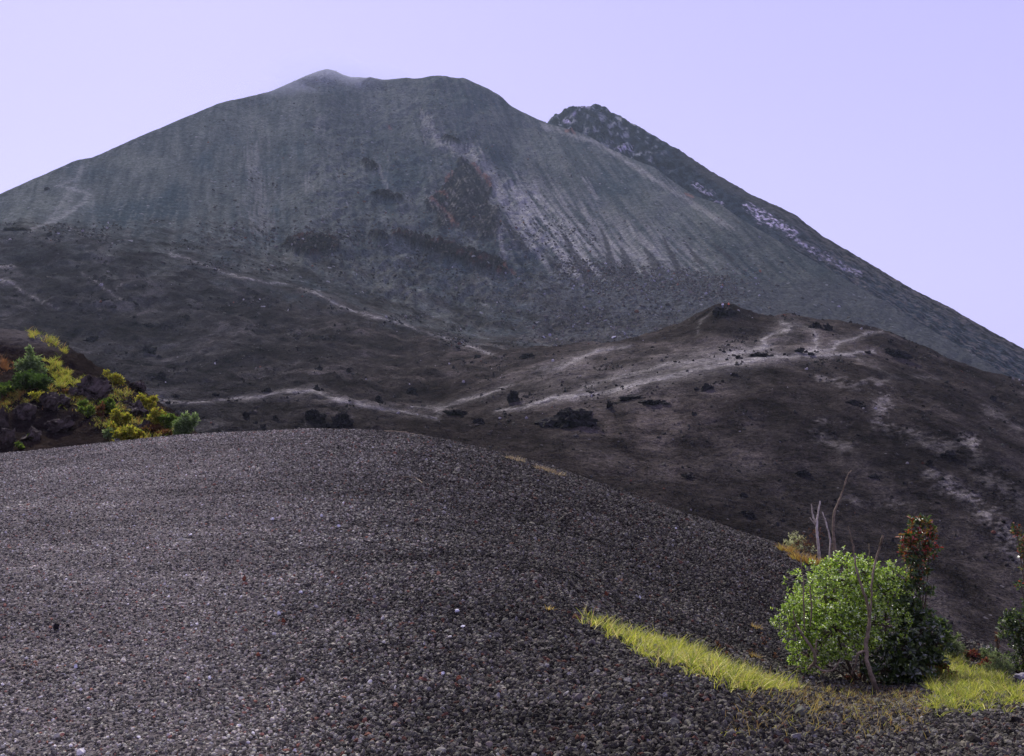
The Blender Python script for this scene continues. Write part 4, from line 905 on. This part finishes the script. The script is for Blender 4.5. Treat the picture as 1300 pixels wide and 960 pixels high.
ORG = [(.30, .16, .05), (.40, .27, .10), (.20, .10, .035), (.28, .25, .07)]
tuft('dry_tuft', 'orange dry grass clump on the crest behind the round bush, middle one', 1022, 716, 34, 15, 420, ORG, [4, 3, 2, 2], (0, rMND))
tuft('dry_tuft', 'orange dry grass clump on the crest, left end near the pale flowers', 1000, 702, 20, 11, 240, ORG, [4, 3, 2, 2], (0, rMND))
tuft('dry_tuft', 'orange dry grass clump on the crest, right end against the round bush', 1045, 722, 22, 15, 240, ORG, [4, 3, 2, 2], (0, rMND))
PK = [(.26, .19, .16), (.18, .12, .10), (.34, .27, .22), (.10, .06, .05)]
for px, py, w, lab in ((655, 585, 26, 'dry pinkish grass tuft on the mound crest, left one of three'), (688, 597, 20, 'dry pinkish grass tuft on the mound crest, middle one of three'), (706, 603, 24, 'dry pinkish grass tuft on the mound crest, right one of three')):
    tuft('dry_tuft', lab, px, py, w, 7, 150, PK, [3, 2, 2, 1], (0, rMND), .9)
for px, py, lab in ((960, 800, 'sparse straw tuft on the dark slope left of the round bush'), (1108 - 150, 836, 'straw tuft on the dark slope just above the right end of the grass strip')):
    tuft('dry_tuft', lab, px, py, 14, 8, 60, DRY, [3, 1, 3, 1], (0, rMND), .9)
low('white_flowered_plant', 'pale cream flowered plant on the crest above the round bush', 1013, 695, 34, 26, 200, .05, .010, lambda n, pc, rad, q: pal(n, [(.50, .50, .34), (.62, .60, .46), (.28, .30, .14), (.16, .16, .07)], [4, 3, 2, 2]), cat='wildflower', per=6)
low('rust_brown_weed', 'rust brown weed rising behind the cream flowers', 1024, 690, 50, 44, 80, .05, .012, lambda n, pc, rad, q: pal(n, [(.10, .035, .025), (.16, .06, .03), (.06, .03, .02)], [2, 1, 1]), cat='dry plant', per=4)

# -- bare branches, traced at the depth of the bush
def branch(name, label, foot, lines, Y, mat, dy=0, seed=0, cat='dead branch'):
    f = Vector(foot); t = tag(empty(name, f), label, cat); out = []
    for li, ln in enumerate(lines):
        rd = random.Random(seed + li); z = []
        for k, (px, py, w) in enumerate(ln):
            c = unproj(px, py, Y + dy + math.sin(k * 1.3 + seed) * .04); z.append((*c, w * Y / F / 2 * .72))
        out.append(smooth_line(z, 6, .0022, seed + li))
    a = tubes('limb', [out[0]], mat, t, 8); local(t, a)
    for o_ in out[1:]:
        b_ = tubes('twig', [o_], mat, t, 6); local(t, b_)
    return t
pb = at(1113, 868, 0, rMND)
branch('dead_branch', 'crooked bare brown branch rising in front of the round bush from the bottom edge', tuple(unproj(1114, 885, Yb - .55)),
       [[(1116, 885, 9), (1108, 862, 8), (1101, 840, 7), (1100, 815, 7.5), (1103, 795, 6.5), (1102, 770, 5), (1094, 745, 4.2), (1087, 722, 3.4), (1084, 700, 3), (1083, 690, 2), (1077, 668, 1.5)],
        [(1103, 795, 4.5), (1106, 765, 3), (1107, 738, 3.4), (1111, 715, 4), (1117, 695, 4), (1121, 680, 4.2)],
        [(1099, 826, 4), (1090, 830, 4), (1086, 842, 3), (1081, 856, 2.5)], [(1084, 700, 1.6), (1080, 684, 1.2)]], Yb - .55, M_dead, seed=3)
branch('dead_branch', 'low grey bare branch curling out of the left foot of the round bush', tuple(unproj(1030, 852, Yb - .45)),
       [[(1026, 850, 5), (1035, 838, 6), (1030, 822, 5), (1018, 805, 4), (1010, 790, 3), (1007, 775, 2)], [(1033, 843, 5), (1045, 852, 4), (1058, 850, 3), (1068, 836, 2)], [(1035, 838, 4), (1036, 822, 3), (1037, 811, 2)],
        [(1022, 800, 2), (1020, 770, 2.4), (1020, 740, 2), (1016, 708, 1.4)], [(1029, 795, 2.2), (1030, 770, 2.5), (1028, 742, 2)]], Yb - .45, M_dead, seed=9)
Yt = at(1045, 718, 0, rMND).y - .5
branch('bare_sapling', 'tall thin bare stem with a bleached base standing on the crest behind the bush', tuple(unproj(1060, 725, Yt)),
       [[(1063, 725, 7), (1060, 700, 6), (1058, 675, 4.5), (1059, 652, 4), (1065, 636, 3.4), (1071, 620, 2.6), (1076, 604, 2), (1081, 597, 1.2)], [(1057, 712, 4), (1055, 700, 3), (1056, 690, 2.5)], [(1071, 620, 1.6), (1074, 608, 1)]], Yt, M_dead, seed=15)
branch('bleached_branch', 'forked bleached white branch left of the tall bare stem', tuple(unproj(1040, 725, Yt)),
       [[(1040, 728, 6), (1040, 705, 5), (1038, 685, 4.5), (1037, 668, 4), (1038, 655, 3), (1041, 636, 2.4)], [(1037, 668, 3), (1032, 655, 2.6), (1030, 640, 1.6)], [(1036, 668, 2.4), (1028, 657, 1.6)], [(1052, 722, 3.5), (1054, 690, 2.8), (1050, 668, 2.4), (1044, 650, 1.6)]], Yt + .3, M_grey, seed=21)
branch('dead_branch', 'short bare twig poking above the right top of the round bush', tuple(unproj(1105, 735, Yb + .5)), [[(1105, 735, 3), (1104, 710, 2.4), (1103, 690, 1.6)]], Yb + .5, M_dead, seed=25)
# twigs lying on the mound
def lying(label, pts, w, dy, mat=M_grey):
    p0 = at(pts[0][0], pts[0][1], 0, rMND); L2 = []
    for px, py in pts:
        p = at(px, py, 0, rMND); L2.append((p.x, p.y, p.z + .02, w * p.y / F / 2))
    o = tubes('fallen_twig', [smooth_line(L2, 4, .004, 5)], mat); o.data.transform(Matrix.Translation(-p0)); o.location = p0
    return tag(o, label, 'twig')
lying('bleached curved twig lying near the top of the mound', [(506, 609), (520, 608), (530, 611), (537, 616)], 1.3, 0, M_dead)
lying('dark thin stick lying along the crest of the mound', [(488, 549), (505, 549), (520, 550), (538, 551)], 2.0, 0, M_dead)

# -- plants of the left bank
BR = (rMND, r[K_BTOP] + 2)
yg = lambda n, pc, rad, q: pal(n, [(.30, .29, .04), (.40, .34, .06), (.13, .15, .02), (.28, .17, .03)], [4, 3, 3, 1])
dg = lambda n, pc, rad, q: pal(n, [(.05, .09, .02), (.08, .13, .035), (.03, .055, .015)], [3, 2, 3])
gg = lambda n, pc, rad, q: pal(n, [(.14, .20, .08), (.22, .28, .14), (.08, .13, .04), (.30, .34, .20)], [4, 3, 2, 1])
rg = lambda n, pc, rad, q: pal(n, [(.14, .06, .03), (.09, .04, .02), (.20, .13, .05)], [3, 2, 1])
fg = lambda n, pc, rad, q: pal(n, [(.10, .16, .025), (.17, .22, .05), (.05, .08, .015)], [3, 2, 2])
for (px, py, w, h_, n, ln, wd, cf, lab) in [
    (42, 478, 30, 38, 420, .12, .035, gg, 'grey-green feathery shrub standing on top of the left bank'),
    (34, 496, 50, 30, 420, .11, .045, dg, 'dark green shrub mass below the feathery shrub on the bank'),
    (148, 490, 20, 18, 150, .10, .03, yg, 'small yellow-green shrub near the right shoulder of the bank'),
    (131, 488, 12, 9, 60, .08, .03, yg, 'tiny yellow plant left of the yellow-green shoulder shrub'),
    (114, 528, 20, 14, 110, .09, .045, fg, 'fresh green plant under the squared rock face'),
    (140, 530, 20, 22, 150, .10, .045, fg, 'fresh green plant in the cleft beneath the pale grey slab'),
    (151, 546, 22, 26, 170, .10, .045, yg, 'yellow-green plant climbing between the lower rocks of the bank'),
    (162, 561, 36, 24, 330, .10, .045, yg, 'broad yellow-green shrub at the foot of the bank'),
    (141, 558, 14, 14, 90, .08, .04, gg, 'small grey-green plant left of the broad foot shrub'),
    (186, 528, 30, 26, 260, .10, .04, yg, 'yellow shrub under the overhanging rock at the right of the bank'),
    (203, 546, 26, 30, 260, .10, .045, yg, 'upright yellow-green shrub near the right toe of the bank'),
    (215, 550, 16, 24, 120, .09, .04, fg, 'green leafy shrub beside the grey-green one at the right toe'),
    (234, 554, 28, 30, 380, .12, .035, gg, 'pale grey-green shrub at the right end of the bank toe'),
    (3, 510, 14, 20, 80, .09, .045, fg, 'green plant cut by the left edge of the picture'),
    (52, 510, 26, 14, 120, .09, .04, yg, 'olive plant on the ledge under the dark green shrub'),
    (38, 558, 8, 7, 30, .07, .05, fg, 'tiny green seedling low in the shadowed bank, left one of two'),
    (27, 570, 9, 7, 30, .07, .05, fg, 'tiny green seedling low in the shadowed bank, right below the other'),
    (104, 518, 12, 10, 60, .09, .04, fg, 'small green plant left of the plant under the squared rock'),
    (193, 552, 34, 12, 180, .10, .04, rg, 'rust red plant mat at the toe of the bank'),
    (211, 555, 20, 8, 90, .10, .04, rg, 'small rust red mat left of the pale grey-green toe shrub'),
    (127, 530, 10, 16, 50, .09, .04, rg, 'rust red plant in the cleft beside the fresh green plants'),
    (86, 502, 22, 8, 110, .09, .04, rg, 'rust red mat under the yellow grass patch')]:
    low('bank_shrub' if cf is not rg else 'red_mat_plant', lab, px, py, w, h_, n, ln, wd, cf, rows=BR, group='plants on the left bank', per=6)
YG = [(.30, .31, .05), (.38, .35, .08), (.16, .20, .03), (.36, .22, .06), (.10, .09, .03)]
def patch(name, label, poly, n, l0, l1, cols_, wts):
    grass(name, label, 'grass', n, inp(poly, 2), BR, l0, l1, .012, cols_, wts)
patch('grass_patch', 'bright yellow grass patch spilling down the left bank', [(60, 458), (72, 462), (88, 476), (102, 487), (96, 492), (76, 490), (66, 478), (57, 466)], 2600, .12, .26, YG, [4, 3, 3, 2, 2])
patch('grass_ridge', 'thin strip of green and gold grass along the top edge of the bank', [(38, 421), (50, 424), (62, 428), (76, 438), (84, 444), (76, 444), (62, 436), (48, 430), (38, 428)], 1100, .12, .28, YG, [3, 2, 3, 3, 2])
patch('red_grass', 'rust red dry grass at the left end of the bank', [(-30, 462), (0, 460), (16, 464), (24, 469), (12, 472), (-30, 476)], 1500, .12, .24, [(.15, .06, .035), (.22, .10, .05), (.10, .06, .03)], [3, 2, 1])
patch('ochre_grass', 'ochre dry grass low on the left side of the bank', [(-10, 500), (20, 498), (34, 505), (20, 516), (-10, 520)], 700, .10, .2, [(.30, .18, .05), (.22, .20, .05), (.24, .10, .04)], [2, 2, 2])

BK1 = [(0, 498), (30, 500), (60, 492), (100, 486), (130, 486), (165, 500), (200, 520), (232, 548), (200, 562), (150, 566), (120, 545), (100, 520), (60, 515), (0, 525)]
MIXG = [(.24, .23, .05), (.30, .24, .06), (.12, .15, .03), (.26, .13, .05), (.07, .06, .03), (.36, .30, .12)]
grass('bank_undergrowth', 'mixed low grass and weeds between the rocks of the left bank', 'ground cover', 14000, inp(BK1, 5), BR, .07, .22, .014, MIXG, [3, 2, 3, 2, 3, 1], lean=(0, -.3))
# ------------------------------------------------------------------ hikers
def cloth_mat(name, c):
    m_, t, b = nodes(name); b.inputs['Base Color'].default_value = (*c, 1); b.inputs['Roughness'].default_value = .8
    nz = N(t, 'ShaderNodeTexNoise', Scale=30.0, Detail=3.0); bp = N(t, 'ShaderNodeBump', Strength=.3, Distance=.01); t.links.new(nz.outputs['Fac'], bp.inputs['Height']); t.links.new(bp.outputs[0], b.inputs['Normal']); return m_
M_skin = cloth_mat('skin', (.45, .27, .19)); M_hair = cloth_mat('hair', (.03, .02, .015))
def skinned(name, verts, edges, rad, mat, parent, sub=2):
    me = bpy.data.meshes.new(name); me.from_pydata(verts, edges, []); o = bpy.data.objects.new(name, me); COL.objects.link(o); o.parent = parent
    sk = o.modifiers.new('skin', 'SKIN')
    for v, rr in zip(me.skin_vertices[0].data, rad): v.radius = (rr, rr * .85)
    me.skin_vertices[0].data[0].use_root = True
    sb = o.modifiers.new('smooth', 'SUBSURF'); sb.levels = sub; sb.render_levels = sub; me.materials.append(mat); return o
def person(label, loc, rz, shirt, trousers, pack=None, sit=False, lean=0.0):
    t = tag(empty('person', loc), label, 'person'); t.rotation_euler = (0, 0, rz)
    hz = .92 if not sit else .45
    if sit: legs = [(-.1, .02, hz), (-.12, .42, hz + .06), (-.12, .48, .06), (-.12, .62, .03), (.1, .02, hz), (.12, .40, hz + .02), (.13, .50, .05), (.13, .64, .03)]
    else: legs = [(-.10, 0, .88), (-.12, .03, .48), (-.13, -.02, .08), (-.13, .14, .03), (.10, 0, .88), (.13, .05, .48), (.14, .03, .08), (.14, .18, .03)]
    V_ = [(0, 0, hz)] + legs + [(0, -.01, hz + .25), (0, 0, hz + .47), (0, .01, hz + .56), (0, .02, hz + .64), (0, .03, hz + .76)]
    E_ = [(0, 1), (1, 2), (2, 3), (3, 4), (0, 5), (5, 6), (6, 7), (7, 8), (0, 9), (9, 10), (10, 11), (11, 12), (12, 13)]
    Rr = [.13, .09, .06, .04, .035, .09, .06, .04, .035, .13, .13, .055, .09, .085]
    arms = [(-.19, 0, hz + .46), (-.25, .03, hz + .2), (-.2, .2, hz + .08), (-.16, .27, hz + .09), (.19, 0, hz + .46), (.26, .02, hz + .2), (.22, .17, hz + .05), (.18, .24, hz + .05)]
    b0 = len(V_); V_ += arms; E_ += [(10, b0), (b0, b0 + 1), (b0 + 1, b0 + 2), (b0 + 2, b0 + 3), (10, b0 + 4), (b0 + 4, b0 + 5), (b0 + 5, b0 + 6), (b0 + 6, b0 + 7)]; Rr += [.06, .045, .035, .03, .06, .045, .035, .03]
    skinned('body', V_, E_, Rr, M_skin, t)
    jv = [(0, 0, hz + .02), (0, -.01, hz + .25), (0, 0, hz + .47), (0, .01, hz + .53)] + [arms[0], arms[1], arms[2], arms[4], arms[5], arms[6]]
    skinned('jacket', jv, [(0, 1), (1, 2), (2, 3), (2, 4), (4, 5), (5, 6), (2, 7), (7, 8), (8, 9)], [.155, .15, .15, .07, .075, .062, .05, .075, .062, .05], shirt, t)
    tv = [(0, 0, hz)] + [legs[0], legs[1], tuple(np.array(legs[2]) + (0, 0, .04)), legs[4], legs[5], tuple(np.array(legs[6]) + (0, 0, .04))]
    skinned('trousers', tv, [(0, 1), (1, 2), (2, 3), (0, 4), (4, 5), (5, 6)], [.145, .105, .078, .062, .105, .078, .062], trousers, t)
    skinned('hair', [(0, 0, hz + .82), (0, -.04, hz + .74), (0, .04, hz + .83)], [(0, 1), (0, 2)], [.085, .085, .06], M_hair, t)
    if pack: skinned('backpack', [(0, -.19, hz + .12), (0, -.2, hz + .3), (0, -.18, hz + .46)], [(0, 1), (1, 2)], [.12, .14, .1], pack, t)
    return t
M_wh = cloth_mat('white cloth', (.72, .72, .80)); M_or = cloth_mat('orange cloth', (.75, .14, .06)); M_dkc = cloth_mat('dark cloth', (.03, .03, .04)); M_blue = cloth_mat('blue cloth', (.10, .13, .22)); M_gr = cloth_mat('grey cloth', (.2, .2, .22))
kp = at(919, 396, rBEND, rM3 + 2)
dg_ = bpy.context.evaluated_depsgraph_get()
def stand_z(x, y):
    hit, loc, *_ = S.ray_cast(bpy.context.evaluated_depsgraph_get(), Vector((x, y, 80)), Vector((0, 0, -1)), distance=90)
    return loc.z if hit else ground_z(x, y)
bpy.context.view_layer.update()
def on_knoll(px, dy=0):
    # the highest spot of the rock pile near this column: a hiker stands on top, not behind it
    best = None
    for k in range(14):
        Y = kp.y - .6 + k * .25; x = (px - CX) / F * Y; z = stand_z(x, Y)
        if best is None or z / Y > best[2] / best[1]: best = (x, Y, z)
    return (best[0], best[1], best[2] - .03)
person('hiker in a white top standing on the black rocks of the knoll', on_knoll(917.5, .1), 2.6, M_wh, M_blue, M_gr)
person('hiker in an orange-red jacket standing beside the one in white', on_knoll(925, .1), -2.4, M_or, M_dkc)
cp = at(430, 97.5, rCC - 60, rCC + 1)
for k, (px, lab) in enumerate(((427, 'tiny dark figure on the summit, nearest the peak of the group of three'), (430, 'tiny dark figure in the middle of the three on the summit'), (433.2, 'tiny dark figure farthest down the summit ridge of the three'))):
    j = int(np.argmin(np.abs(PX - px))); i = rCC - 2; x = (px - CX) / F * GY[i, j]
    person(lab, (float(x), float(GY[i, j]), float(GZ[i, j]) - .05), k * 2.1, M_dkc, M_dkc, None)
